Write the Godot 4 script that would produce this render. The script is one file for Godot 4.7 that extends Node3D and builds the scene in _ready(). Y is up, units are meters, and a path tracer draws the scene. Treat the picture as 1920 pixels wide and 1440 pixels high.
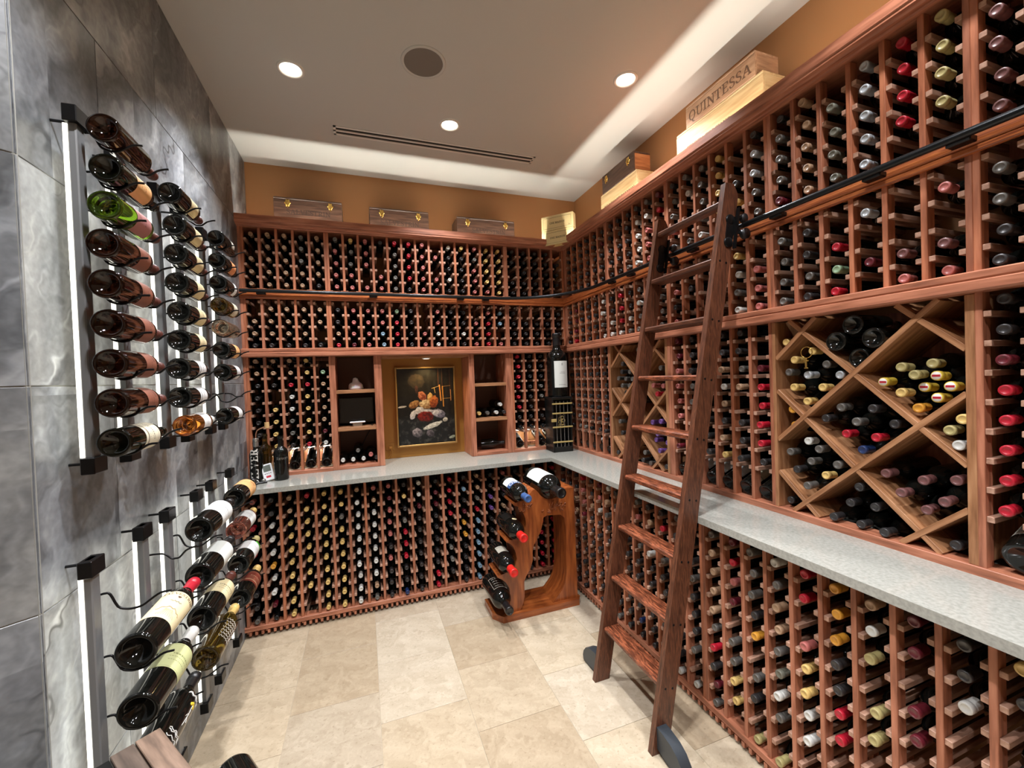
extends Node3D
# Wine cellar: back wall at z<0, right wall at x>0, stone wall at x=-2.481; metres, y up.

const P := 0.105      # pitch of the rack columns
const S := 0.0168     # face width of a stile
const XL := -2.481    # face of the stone wall
const YC := 3.2975    # ceiling
const CAM := Vector3(-1.7059, 1.6179, 3.3139)
const ORD := ["zeroth", "first", "second", "third", "fourth", "fifth", "sixth", "seventh", "eighth", "ninth", "tenth", "eleventh", "twelfth", "thirteenth", "fourteenth", "fifteenth"]

var M := {}
var used := {}
var slots := []
var rng := RandomNumberGenerator.new()
var TB := Transform3D()                                                     # along the back wall: u = x
var TR := Transform3D(Basis(Vector3(0, 0, 1), Vector3(0, 1, 0), Vector3(-1, 0, 0)), Vector3.ZERO)  # along the right wall: u = z
var cam_basis: Basis
var cache := {}


class MB:
	var p := PackedVector3Array()
	var n := PackedVector3Array()
	var uv := PackedVector2Array()
	var c := PackedColorArray()
	var ix := PackedInt32Array()
	var col := Color.WHITE

	func vert(a: Vector3, nn: Vector3, u := Vector2.ZERO) -> int:
		p.append(a); n.append(nn); uv.append(u); c.append(col)
		return p.size() - 1

	func face(pts: Array, out: Vector3) -> void:   # a flat convex face, turned so that it looks along out
		var nn: Vector3 = (pts[1] - pts[0]).cross(pts[2] - pts[0]).normalized()
		if nn.dot(out) < 0.0:
			pts.reverse()
			nn = -nn
		var f := p.size()
		for q in pts:
			vert(q, nn)
		for i in range(1, pts.size() - 1):
			ix.append_array([f, f + i + 1, f + i])

	func quad_uv(a: Vector3, b: Vector3, cc: Vector3, d: Vector3) -> void:   # a low left, b low right, cc top right, d top left, seen from the front
		var nn := (b - a).cross(d - a).normalized()
		var f := p.size()
		vert(a, nn, Vector2(0, 1)); vert(b, nn, Vector2(1, 1)); vert(cc, nn, Vector2(1, 0)); vert(d, nn, Vector2(0, 0))
		ix.append_array([f, f + 2, f + 1, f, f + 3, f + 2])

	func box(T: Transform3D, size: Vector3, bevel := 0.0) -> void:
		var h := size * 0.5
		var b := minf(bevel, minf(h.x, minf(h.y, h.z)) * 0.9)
		var at := func(s: Array, axis: int) -> Vector3:
			var v := Vector3.ZERO
			for i in 3:
				v[i] = s[i] * (h[i] if i == axis else h[i] - b)
			return T * v
		for axis in 3:
			for sg in [-1.0, 1.0]:
				var pts := []
				for q in [[-1.0, -1.0], [1.0, -1.0], [1.0, 1.0], [-1.0, 1.0]]:
					var s := [0.0, 0.0, 0.0]
					s[axis] = sg; s[(axis + 1) % 3] = q[0]; s[(axis + 2) % 3] = q[1]
					pts.append(at.call(s, axis))
				var o := Vector3.ZERO
				o[axis] = sg
				face(pts, T.basis * o)
		if b <= 0.0:
			return
		for k in 3:
			var i := (k + 1) % 3
			var j := (k + 2) % 3
			for si in [-1.0, 1.0]:
				for sj in [-1.0, 1.0]:
					var s0 := [0.0, 0.0, 0.0]
					s0[i] = si; s0[j] = sj; s0[k] = -1.0
					var s1 := s0.duplicate()
					s1[k] = 1.0
					var o := Vector3.ZERO
					o[i] = si; o[j] = sj
					face([at.call(s0, i), at.call(s1, i), at.call(s1, j), at.call(s0, j)], T.basis * o)
		for sx in [-1.0, 1.0]:
			for sy in [-1.0, 1.0]:
				for sz in [-1.0, 1.0]:
					var s := [sx, sy, sz]
					face([at.call(s, 0), at.call(s, 1), at.call(s, 2)], T.basis * Vector3(sx, sy, sz))

	func bx(lo: Vector3, hi: Vector3, bevel := 0.0) -> MB:
		box(Transform3D(Basis(), (lo + hi) * 0.5), (hi - lo).abs(), bevel)
		return self

	func lathe(T: Transform3D, prof: Array, segs: int, a0 := 0.0, a1 := TAU) -> MB:   # prof: Vector2(r, y); a repeated point breaks the smoothing
		var runs := [[prof[0]]]
		for i in range(1, prof.size()):
			if prof[i].is_equal_approx(prof[i - 1]):
				runs.append([prof[i]])
			else:
				runs[-1].append(prof[i])
		var total := 0.0
		for i in range(1, prof.size()):
			total += prof[i].distance_to(prof[i - 1])
		var done := 0.0
		for r in runs:
			var f := p.size()
			for i in r.size():
				var t := Vector2.ZERO
				if i > 0:
					t += (r[i] - r[i - 1]).normalized()
					done += (r[i] - r[i - 1]).length()
				if i < r.size() - 1:
					t += (r[i + 1] - r[i]).normalized()
				t = t.normalized()
				for k in segs + 1:
					var a := lerpf(a0, a1, float(k) / segs)
					var d := Vector3(cos(a), 0, sin(a))
					vert(T * (d * r[i].x + Vector3(0, r[i].y, 0)), (T.basis * (d * t.y - Vector3(0, t.x, 0))).normalized(), Vector2(1.0 - float(k) / segs, 1.0 - done / maxf(total, 1e-6)))
			for i in range(int(r.size()) - 1):
				for k in segs:
					var a := f + i * (segs + 1) + k
					var b := a + segs + 1
					if r[i].x > 1e-6:
						ix.append_array([a, a + 1, b])
					if r[i + 1].x > 1e-6:
						ix.append_array([a + 1, b + 1, b])
		return self

	func tube(pts: Array, r: float, sides := 8, closed := false) -> MB:
		var cnt := pts.size()
		var f := p.size()
		var side := Vector3.ZERO
		for i in cnt:
			var t: Vector3
			if closed:
				t = (pts[(i + 1) % cnt] - pts[(i + cnt - 1) % cnt]).normalized()
			else:
				t = (pts[mini(i + 1, cnt - 1)] - pts[maxi(i - 1, 0)]).normalized()
			if side == Vector3.ZERO:
				side = t.cross(Vector3.UP if absf(t.y) < 0.9 else Vector3.RIGHT).normalized()
			side = (side - t * side.dot(t)).normalized()
			var up := side.cross(t)
			for k in sides + 1:
				var a := TAU * k / sides
				var d := side * cos(a) + up * sin(a)
				vert(pts[i] + d * r, d, Vector2(float(k) / sides, float(i)))
		for i in range(cnt if closed else cnt - 1):
			for k in sides:
				var a := f + i * (sides + 1) + k
				var b := f + ((i + 1) % cnt) * (sides + 1) + k
				ix.append_array([a, a + 1, b, a + 1, b + 1, b])
		if not closed:
			for e in [0, cnt - 1]:
				var ring := []
				for k in sides:
					ring.append(p[f + e * (sides + 1) + k])
				face(ring, (pts[0] - pts[1]) if e == 0 else (pts[cnt - 1] - pts[cnt - 2]))
		return self

	func prism(T: Transform3D, poly: Array, z0: float, z1: float, smooth := false) -> MB:   # poly in local x, y; drawn out along local z
		var pk := PackedVector2Array(poly)
		var area := 0.0
		for i in pk.size():
			area += pk[i].cross(pk[(i + 1) % pk.size()])
		if area < 0.0:
			pk.reverse()
		var tri := Geometry2D.triangulate_polygon(pk)
		for e in [z0, z1]:
			var o := (T.basis * Vector3(0, 0, -1.0 if e == minf(z0, z1) else 1.0)).normalized()
			for i in range(0, tri.size(), 3):
				var pts := []
				for j in 3:
					var q := pk[tri[i + j]]
					pts.append(T * Vector3(q.x, q.y, e))
				face(pts, o)
		var m := pk.size()
		for i in m:
			var a := pk[i]
			var b := pk[(i + 1) % m]
			var d := (b - a).normalized()
			var o := T.basis * Vector3(d.y, -d.x, 0)
			var f := p.size()
			face([T * Vector3(a.x, a.y, z0), T * Vector3(b.x, b.y, z0), T * Vector3(b.x, b.y, z1), T * Vector3(a.x, a.y, z1)], o)
			if smooth:
				var before := (a - pk[(i + m - 1) % m]).normalized()
				var after := (pk[(i + 2) % m] - b).normalized()
				for j in 4:
					var v := p[f + j]
					var local := T.affine_inverse() * v
					var at_a := Vector2(local.x, local.y).distance_to(a) < Vector2(local.x, local.y).distance_to(b)
					var other := before if at_a else after
					if other.dot(d) > 0.75:
						var t := (d + other).normalized()
						n[f + j] = (T.basis * Vector3(t.y, -t.x, 0)).normalized()
		return self

	func arrays() -> Array:
		var a := []
		a.resize(Mesh.ARRAY_MAX)
		a[Mesh.ARRAY_VERTEX] = p; a[Mesh.ARRAY_NORMAL] = n; a[Mesh.ARRAY_TEX_UV] = uv; a[Mesh.ARRAY_COLOR] = c; a[Mesh.ARRAY_INDEX] = ix
		return a

	func mesh() -> ArrayMesh:
		var m := ArrayMesh.new()
		m.add_surface_from_arrays(Mesh.PRIMITIVE_TRIANGLES, arrays())
		return m

	func add(o: MB, T: Transform3D, tint := Color.WHITE) -> void:
		var f := p.size()
		p.append_array(T * o.p)
		for q in o.n:
			n.append(T.basis * q)
		uv.append_array(o.uv)
		for i in o.p.size():
			c.append(tint)
		for i in o.ix:
			ix.append(i + f)


# ---- nodes -------------------------------------------------------------------------------------
func numbered(called: String) -> String:
	var k: int = used.get(called, 0)
	used[called] = k + 1
	return called if k == 0 else "%s_%03d" % [called, k]


func tag(o: Node, label: String, category: String, group := "") -> Node:
	o.set_meta("label", label)
	o.set_meta("category", category)
	if group:
		o.set_meta("group", group)
	return o


func thing(called: String, label: String, category: String, T := Transform3D(), group := "") -> Node3D:
	var o := Node3D.new()
	o.name = numbered(called)
	o.transform = T
	add_child(o, true)
	tag(o, label, category, group)
	return o


func obj(called: String, mesh, material: Material, parent: Node = null, T := Transform3D()) -> MeshInstance3D:
	var o := MeshInstance3D.new()
	o.mesh = mesh.mesh() if mesh is MB else mesh
	o.material_override = material
	o.transform = T
	if parent:
		o.name = called
		parent.add_child(o, true)
	else:
		o.name = numbered(called)
		add_child(o, true)
	return o


func structure(called: String, mesh, material: Material, T := Transform3D()) -> Node3D:
	var o: Node3D
	if mesh == null:
		o = Node3D.new()
		o.transform = T
		o.name = called
		add_child(o, true)
	else:
		o = obj(called, mesh, material, null, T)
	o.set_meta("kind", "structure")
	return o


func at(x: float, y: float, z: float) -> Transform3D:
	return Transform3D(Basis(), Vector3(x, y, z))


func along(origin: Vector3, axis: Vector3, front := Vector3.ZERO) -> Transform3D:   # local y along axis, local x towards front
	var y := axis.normalized()
	if front == Vector3.ZERO:
		front = Vector3.UP if absf(y.y) < 0.9 else Vector3.RIGHT
	var x := (front - y * front.dot(y)).normalized()
	return Transform3D(Basis(x, y, x.cross(y)), origin)


# ---- materials ---------------------------------------------------------------------------------
func rgb(r: int, g: int, b: int, a := 1.0) -> Color:
	return Color(r / 255.0, g / 255.0, b / 255.0, a)


func mat(c: Color, rough := 0.5, metal := 0.0) -> StandardMaterial3D:
	var m := StandardMaterial3D.new()
	m.albedo_color = c
	m.roughness = rough
	m.metallic = metal
	return m


func glow(c: Color, energy: float) -> StandardMaterial3D:
	var m := mat(rgb(235, 235, 230), 0.6)
	m.emission_enabled = true
	m.emission = c
	m.emission_energy_multiplier = energy
	return m


func glass(c: Color, clear := 0.04) -> StandardMaterial3D:
	var m := mat(Color(c.r, c.g, c.b, clear), 0.03)
	m.refraction_enabled = true
	m.refraction_scale = 0.05
	return m


func noise_tex(seed_: int, freq: float, octaves: int, ramp: Array, warp := 0.0, size := 512) -> NoiseTexture2D:
	var f := FastNoiseLite.new()
	f.noise_type = FastNoiseLite.TYPE_SIMPLEX_SMOOTH
	f.seed = seed_
	f.frequency = freq
	f.fractal_octaves = octaves
	f.fractal_gain = 0.55
	if warp > 0.0:
		f.domain_warp_enabled = true
		f.domain_warp_amplitude = warp
		f.domain_warp_frequency = freq * 0.8
	var g := Gradient.new()
	g.offsets = PackedFloat32Array()
	var cs := PackedColorArray()
	var os := PackedFloat32Array()
	for i in range(0, ramp.size(), 2):
		os.append(ramp[i])
		cs.append(ramp[i + 1])
	g.offsets = os
	g.colors = cs
	var t := NoiseTexture2D.new()
	t.width = size
	t.height = size
	t.seamless = true
	t.noise = f
	t.color_ramp = g
	return t


func wood(called: String, tex: Texture2D, across: float, length: float, rough: float, world := true) -> void:   # M[called_x], M[called_y], M[called_z]: grain along that axis
	for i in 3:
		var m := mat(Color.WHITE, rough)
		m.albedo_texture = tex
		m.uv1_triplanar = true
		m.uv1_world_triplanar = world
		m.uv1_triplanar_sharpness = 8.0
		var s := Vector3.ONE * across
		s[i] = length
		m.uv1_scale = s
		m.uv1_offset = Vector3(0.13 * i, 0.31, 0.07 * i)
		M[called + "_" + "xyz"[i]] = m


func tri_mat(tex: Texture2D, scale: Vector3, rough: float, offset := Vector3.ZERO) -> StandardMaterial3D:
	var m := mat(Color.WHITE, rough)
	m.albedo_texture = tex
	m.uv1_triplanar = true
	m.uv1_world_triplanar = true
	m.uv1_triplanar_sharpness = 8.0
	m.uv1_scale = scale
	m.uv1_offset = offset
	return m


func stone_image(seed_: int, size: int) -> Image:   # grey slate with slanting bands, dark seams and pale veins
	var a := FastNoiseLite.new()
	a.seed = seed_
	a.noise_type = FastNoiseLite.TYPE_SIMPLEX_SMOOTH
	a.frequency = 1.0
	a.fractal_octaves = 5
	a.fractal_gain = 0.6
	var v := FastNoiseLite.new()
	v.seed = seed_ + 7
	v.noise_type = FastNoiseLite.TYPE_SIMPLEX_SMOOTH
	v.frequency = 1.0
	v.fractal_type = FastNoiseLite.FRACTAL_RIDGED
	v.fractal_octaves = 4
	var fine := FastNoiseLite.new()
	fine.seed = seed_ + 13
	fine.frequency = 1.0
	fine.fractal_octaves = 3
	var d := PackedByteArray()
	d.resize(size * size * 3)
	var k := 0
	for y in size:
		var fy := float(y) / size
		for x in size:
			var fx := float(x) / size
			var r := fx * 0.80 + fy * 0.60        # across the bands
			var s := -fx * 0.60 + fy * 0.80       # along them
			var w := a.get_noise_2d(fx * 2.2 + 40.0, fy * 2.2)
			var band := a.get_noise_2d(r * 4.6 + w * 0.7, s * 0.8 + w * 0.25)
			var cloud := a.get_noise_2d(fx * 5.0 + 11.0, fy * 5.0 + w)
			var ridge := v.get_noise_2d(r * 2.6 + w * 0.35, s * 0.4 + w * 0.15)
			var grain := fine.get_noise_2d(fx * 60.0, fy * 60.0)
			var g := 0.50 + 0.38 * band + 0.16 * cloud + 0.05 * grain
			if ridge > 0.72:
				g += (ridge - 0.72) * 0.8
			var dk := v.get_noise_2d(s * 0.5 + 9.0 + w * 0.2, r * 2.2 + w * 0.4)
			if dk > 0.76:
				g -= (dk - 0.76) * 1.3
			g = clampf(g, 0.1, 0.92)
			var warm := clampf(0.5 + cloud * 0.9 + band * 0.3, 0.0, 1.0)
			d[k] = int(255.0 * clampf(g * lerpf(0.965, 0.99, warm), 0, 1))
			d[k + 1] = int(255.0 * clampf(g * lerpf(0.995, 1.0, warm), 0, 1))
			d[k + 2] = int(255.0 * clampf(g * lerpf(1.02, 0.985, warm), 0, 1))
			k += 3
	return Image.create_from_data(size, size, false, Image.FORMAT_RGB8, d)


func travertine_image(seed_: int, size: int) -> Image:
	var a := FastNoiseLite.new()
	a.seed = seed_
	a.noise_type = FastNoiseLite.TYPE_SIMPLEX_SMOOTH
	a.frequency = 1.0
	a.fractal_octaves = 5
	a.fractal_gain = 0.62
	var b := FastNoiseLite.new()
	b.seed = seed_ + 3
	b.frequency = 1.0
	b.noise_type = FastNoiseLite.TYPE_SIMPLEX_SMOOTH
	b.fractal_octaves = 3
	var d := PackedByteArray()
	d.resize(size * size * 3)
	var k := 0
	for y in size:
		var fy := float(y) / size
		for x in size:
			var fx := float(x) / size
			var w := a.get_noise_2d(fx * 4.0, fy * 4.0)
			var m := a.get_noise_2d(fx * 7.0 + w * 1.6 + 20.0, fy * 9.0 + w)
			var pit := b.get_noise_2d(fx * 42.0, fy * 55.0)
			var t := 0.5 + 0.55 * m + 0.2 * w
			var c := Vector3(0.655, 0.60, 0.515).lerp(Vector3(0.79, 0.745, 0.665), clampf(t, 0, 1))
			if pit > 0.42:
				c -= Vector3(0.30, 0.31, 0.32) * minf(pit - 0.42, 0.4)
			elif pit < -0.4:
				c += Vector3(0.12, 0.12, 0.12) * minf(-0.4 - pit, 0.4)
			d[k] = int(255.0 * clampf(c.x, 0, 1)); d[k + 1] = int(255.0 * clampf(c.y, 0, 1)); d[k + 2] = int(255.0 * clampf(c.z, 0, 1))
			k += 3
	return Image.create_from_data(size, size, false, Image.FORMAT_RGB8, d)


func label_tex(bg: Color, ink: Color, kind: int) -> StandardMaterial3D:   # printed bottle label: a border and rows of small print
	var w := 128
	var h := 96
	var im := Image.create_empty(w, h, false, Image.FORMAT_RGB8)
	im.fill(bg)
	var r := RandomNumberGenerator.new()
	r.seed = kind * 77 + 5
	if kind % 3 == 0:
		for e in [Rect2i(4, 4, w - 8, 1), Rect2i(4, h - 5, w - 8, 1), Rect2i(4, 4, 1, h - 8), Rect2i(w - 5, 4, 1, h - 8)]:
			im.fill_rect(e, ink.lerp(bg, 0.4))
	if kind % 3 == 1:
		im.fill_rect(Rect2i(0, h - 22, w, 7), ink.lerp(bg, 0.35))
		im.fill_rect(Rect2i(0, 8, w, 2), ink.lerp(bg, 0.35))
	if kind % 3 == 2:
		im.fill_rect(Rect2i(52, 10, 24, 18), ink.lerp(bg, 0.45))
	for row in 3:
		var x := 34 + r.randi_range(0, 8)
		while x < w - 36:
			var l := r.randi_range(2, 6)
			im.fill_rect(Rect2i(x, 38 + row * 13, l, 5 if row == 0 else 2), ink.lerp(bg, 0.25))
			x += l + 2
	var m := mat(Color.WHITE, 0.45)
	m.albedo_texture = ImageTexture.create_from_image(im)
	m.texture_repeat = false
	return m


# ---- bottles -----------------------------------------------------------------------------------
func profile(R: float, L: float, shape: String) -> Array:
	var rn := R * 0.37
	if shape == "burgundy":
		return [Vector2(0, 0.075 * L), Vector2(R * 0.4, 0.055 * L), Vector2(R * 0.72, 0.012 * L), Vector2(R * 0.84, 0), Vector2(R * 0.95, 0.004 * L), Vector2(R, 0.02 * L), Vector2(R, 0.02 * L), Vector2(R, 0.3 * L), Vector2(R * 0.995, 0.46 * L), Vector2(R * 0.93, 0.53 * L), Vector2(R * 0.76, 0.61 * L), Vector2(R * 0.56, 0.685 * L), Vector2(R * 0.43, 0.75 * L), Vector2(rn, 0.83 * L), Vector2(rn * 0.97, 0.93 * L), Vector2(rn * 0.97, 0.93 * L), Vector2(rn * 1.13, 0.935 * L), Vector2(rn * 1.13, 0.965 * L), Vector2(rn, 0.97 * L), Vector2(rn * 0.95, 0.995 * L), Vector2(rn * 0.95, 0.995 * L), Vector2(0, 0.995 * L)]
	return [Vector2(0, 0.085 * L), Vector2(R * 0.35, 0.07 * L), Vector2(R * 0.66, 0.02 * L), Vector2(R * 0.8, 0.002 * L), Vector2(R * 0.87, 0), Vector2(R * 0.96, 0.004 * L), Vector2(R, 0.022 * L), Vector2(R, 0.022 * L), Vector2(R, 0.3 * L), Vector2(R, 0.595 * L), Vector2(R * 0.975, 0.635 * L), Vector2(R * 0.87, 0.68 * L), Vector2(R * 0.68, 0.715 * L), Vector2(R * 0.5, 0.74 * L), Vector2(R * 0.41, 0.765 * L), Vector2(rn, 0.80 * L), Vector2(rn * 0.96, 0.93 * L), Vector2(rn * 0.96, 0.93 * L), Vector2(rn * 1.12, 0.935 * L), Vector2(rn * 1.12, 0.965 * L), Vector2(rn, 0.97 * L), Vector2(rn * 0.95, 0.995 * L), Vector2(rn * 0.95, 0.995 * L), Vector2(0, 0.995 * L)]


func capsule_profile(R: float, L: float) -> Array:
	var rn := R * 0.37 + 0.0007
	return [Vector2(rn, 0.81 * L), Vector2(rn, 0.93 * L), Vector2(rn, 0.93 * L), Vector2(rn * 1.12, 0.935 * L), Vector2(rn * 1.12, 0.985 * L), Vector2(rn * 1.08, 1.0 * L), Vector2(rn * 1.0, 1.005 * L), Vector2(rn * 0.72, 1.004 * L), Vector2(rn * 0.72, 1.004 * L), Vector2(rn * 0.66, 1.0 * L), Vector2(0, 1.0 * L)]


func bottle_mesh(R: float, L: float, shape := "bordeaux", segs := 32) -> ArrayMesh:
	var k := "b%s%.4f%.3f%d" % [shape, R, L, segs]
	if not cache.has(k):
		cache[k] = MB.new().lathe(Transform3D(), profile(R, L, shape), segs).mesh()
	return cache[k]


func capsule_mesh(R: float, L: float, segs := 24) -> ArrayMesh:
	var k := "c%.4f%.3f%d" % [R, L, segs]
	if not cache.has(k):
		cache[k] = MB.new().lathe(Transform3D(), capsule_profile(R, L), segs).mesh()
	return cache[k]


func label_mesh(R: float, y0: float, y1: float, a0: float, a1: float) -> ArrayMesh:
	var k := "l%.4f%.3f%.3f%.2f%.2f" % [R, y0, y1, a0, a1]
	if not cache.has(k):
		cache[k] = MB.new().lathe(Transform3D(), [Vector2(R + 0.0006, y0), Vector2(R + 0.0006, (y0 + y1) / 2), Vector2(R + 0.0006, y1)], 28, a0, a1).mesh()
	return cache[k]


func text_mesh(words: String, high: float, bold := false, deep := 0.0012, font_name := "Droid Serif") -> TextMesh:
	var f := SystemFont.new()
	f.font_names = PackedStringArray([font_name])
	if bold:
		f.font_weight = 700
	var t := TextMesh.new()
	t.text = words
	t.font = f
	t.font_size = 48
	t.pixel_size = high / 34.0
	t.depth = deep
	t.curve_step = 3.0
	return t


func bent_text(words: String, high: float, R: float, y: float, a: float, bold := false, upright := true) -> ArrayMesh:   # lettering laid round a bottle; upright: its top points to the neck
	var s := text_mesh(words, high, bold, 0.0004).surface_get_arrays(0)
	var v: PackedVector3Array = s[Mesh.ARRAY_VERTEX]
	var n: PackedVector3Array = s[Mesh.ARRAY_NORMAL]
	for i in v.size():
		var q := v[i]
		var across := q.x if upright else -q.y
		var up := q.y if upright else q.x
		var th := a - across / R
		var rad := R + 0.0009 + q.z
		v[i] = Vector3(cos(th) * rad, y + up, sin(th) * rad)
		n[i] = Vector3(cos(th), 0, sin(th))
	s[Mesh.ARRAY_VERTEX] = v
	s[Mesh.ARRAY_NORMAL] = n
	var m := ArrayMesh.new()
	m.add_surface_from_arrays(Mesh.PRIMITIVE_TRIANGLES, s)
	return m


func cap_mat(c: String) -> StandardMaterial3D:
	var k := "cap" + c
	if not M.has(k):
		var m := mat(cap_color(c), 0.38)
		if c in ["s", "g"]:
			m.metallic = 0.35
		m.clearcoat_enabled = true
		m.clearcoat = 0.25
		m.clearcoat_roughness = 0.3
		M[k] = m
	return M[k]


const CAPS := {"k": "101012", "d": "2c2a2a", "g": "686560", "s": "b4babe", "w": "cacac4", "c": "a5866a", "y": "d2b26c", "f": "a89c68", "o": "cc9032", "r": "ac1a2c", "m": "5c1a24", "p": "ac625c", "b": "1e305a", "l": "7896aa", "v": "684688", "n": "84a080", "h": "6c4644", "q": "d6b844", "e": "66665a"}
const CAPNAMES := {"k": "black", "d": "dark grey", "g": "grey", "s": "silver", "w": "white", "c": "tan", "y": "pale gold", "f": "olive-cream", "o": "orange-gold", "r": "red", "m": "maroon", "p": "pink", "b": "navy blue", "l": "pale blue", "v": "violet", "n": "pale green", "h": "mauve-brown", "q": "yellow", "e": "grey-green"}


func cap_color(c: String) -> Color:
	return Color.html(CAPS.get(c, "3b3838"))


func place_bottle(label: String, group: String, T: Transform3D, R: float, L: float, cap: String, shape := "bordeaux", glass_mat: Material = null, segs := 24) -> MeshInstance3D:
	var b := obj("wine_bottle", bottle_mesh(R, L, shape, segs), glass_mat if glass_mat else M.black_glass, null, T)
	tag(b, label, "bottle", group)
	if cap:
		obj("capsule", capsule_mesh(R, L, maxi(16, segs - 8)), cap_mat(cap), b)
	return b


func slot(T: Transform3D, u: float, y: float, d: float, cap: String, label: String) -> void:
	slots.append({"T": T, "p": T * Vector3(u, y, d), "cap": cap, "label": label})


# ---- wine racks --------------------------------------------------------------------------------
const R9 := [2.637, 2.551, 2.463, 2.377, 2.290, 2.118, 2.031, 1.945, 1.862]


func rack(T: Transform3D, u0: float, n: int, y0: float, y1: float, rails: Array, face: float, each: bool, label: String, where: String, cols: Array, extra_rail := -1.0) -> Node3D:
	var w := n * P + S
	var o := thing("wine_rack", label, "wine rack", Transform3D(T.basis, T * Vector3(u0, y0, face)), "tall wooden wine racks")
	var h := y1 - y0
	var sk := "stile%.3f" % h
	if not cache.has(sk):
		cache[sk] = MB.new()
		cache[sk].box(at(0, h / 2, -0.021), Vector3(S, h, 0.042), 0.0016)
		cache[sk] = cache[sk].mesh()
	for k in n + 1:
		obj("stile", cache[sk], M.stiles[rng.randi() % 3], o, at(k * P + S / 2, 0, 0))
	var back := MB.new()
	for k in n + 1:
		back.box(at(k * P + S / 2, h / 2, -0.268), Vector3(S, h, 0.03))
	for y in [0.012, h - 0.012]:
		back.box(at(w / 2, y, -0.24), Vector3(w - 0.002, 0.022, 0.03))
	obj("rear_frame", back, M.mahogany_y, o).set_meta("kind", "stuff")
	if not cache.has("rail"):
		var r := MB.new()
		r.box(at(0, 0, -0.137), Vector3(0.0168, 0.0172, 0.272), 0.0012)
		cache.rail = r.mesh()
		cache.rail_mb = r
	var all := MB.new()
	var ys := rails.duplicate()
	if extra_rail > 0.0:
		ys.append(extra_rail)
	for y in ys:
		if y - 0.008 < y0:
			continue
		for k in n:
			for e in 2:
				var u := k * P + S + 0.0086 if e == 0 else (k + 1) * P - 0.0086
				var q := at(u, y - y0, -0.0012 - 0.003 * rng.randf())
				if each:
					obj("rail", cache.rail, M.rails_z if T == TB else M.rails_x, o, q)
				else:
					all.add(cache.rail_mb, q)
	if not each:
		obj("rails", all, M.rails_z if T == TB else M.rails_x, o).set_meta("kind", "stuff")
	for k in mini(n, cols.size()):
		var s: String = cols[k]
		for r in mini(s.length(), rails.size()):
			if s[r] == ".":
				continue
			var lab := "%s-capped wine bottle, %s row down, %s column of %s" % [CAPNAMES[s[r]], ORD[r + 1], ORD[k + 1], where]
			slot(T, u0 + (k + 0.5) * P + S / 2 + rng.randf_range(-0.003, 0.003), rails[r] + 0.0365, face + rng.randf_range(-0.006, 0.014), s[r], lab)
	return o


func tilted(T: Transform3D, u: float, y: float, d: float, R: float, L: float, lab: String, shape: String, paper: Material, cap := "", kind: Material = null) -> void:   # a bottle in the display row: base to the front, neck rising to the back
	var ax := T.basis * Vector3(0, sin(0.38), -cos(0.38))
	var b := place_bottle(lab, "bottles tilted in the display row", along(T * Vector3(u, y, d), ax, T.basis * Vector3(0, 1, 0.3)), R, L, cap, shape, kind, 24)
	if paper:
		obj("label", label_mesh(R, 0.2 * L, 0.52 * L, -1.25, 1.25), paper, b)


func bin(T: Transform3D, u0: float, u1: float, uc: float, label: String, called: String) -> void:   # a diamond bin between the shelf moulding and the worktop
	var y0 := 1.003
	var y1 := 1.815
	var o := thing(called, label, "diamond bin", Transform3D(T.basis, T * Vector3(u0, y0, 0)))
	var w := u1 - u0
	var h := y1 - y0
	for e in [[0.0, 0.014], [w - 0.022, w]]:
		obj("side_panel", MB.new().bx(Vector3(e[0], 0, -0.285), Vector3(e[1], h, 0), 0.0015), M.tan_y, o)
	obj("back_panel", MB.new().bx(Vector3(0, 0, -0.288), Vector3(w, h, -0.28)), M.mahogany_y, o)
	var r := Rect2(u0 + 0.014, y0, w - 0.036, h)
	for f in [1.0, -1.0]:
		for k in range(-3, 4):
			var yc := 1.585 + 0.355 * k
			var g: float = 0.94 * f
			var pts := []
			for u in [r.position.x, r.end.x]:
				pts.append(Vector2(u, yc + g * (u - uc)))
			var ys := [r.position.y, r.end.y]
			var a: Vector2 = pts[0]
			var b: Vector2 = pts[1]
			var lo: float = r.position.x
			var hi: float = r.end.x
			for y in ys:
				var u: float = uc + (y - yc) / g
				if (f > 0) == (y == ys[0]):
					lo = maxf(lo, u)
				else:
					hi = minf(hi, u)
			if hi - lo < 0.03:
				continue
			a = Vector2(lo, yc + g * (lo - uc))
			b = Vector2(hi, yc + g * (hi - uc))
			var mid := (a + b) / 2 - Vector2(u0, y0)
			var ang := (b - a).angle()
			var mb := MB.new()
			mb.box(Transform3D(), Vector3((b - a).length(), 0.0175, 0.27), 0.001)
			obj("diagonal_board", mb, M.tan_z if T == TB else M.tan_x, o, Transform3D(Basis(Vector3(0, 0, 1), ang), Vector3(mid.x, mid.y, -0.137 - (0.002 if f > 0 else 0.0035))))


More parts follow.
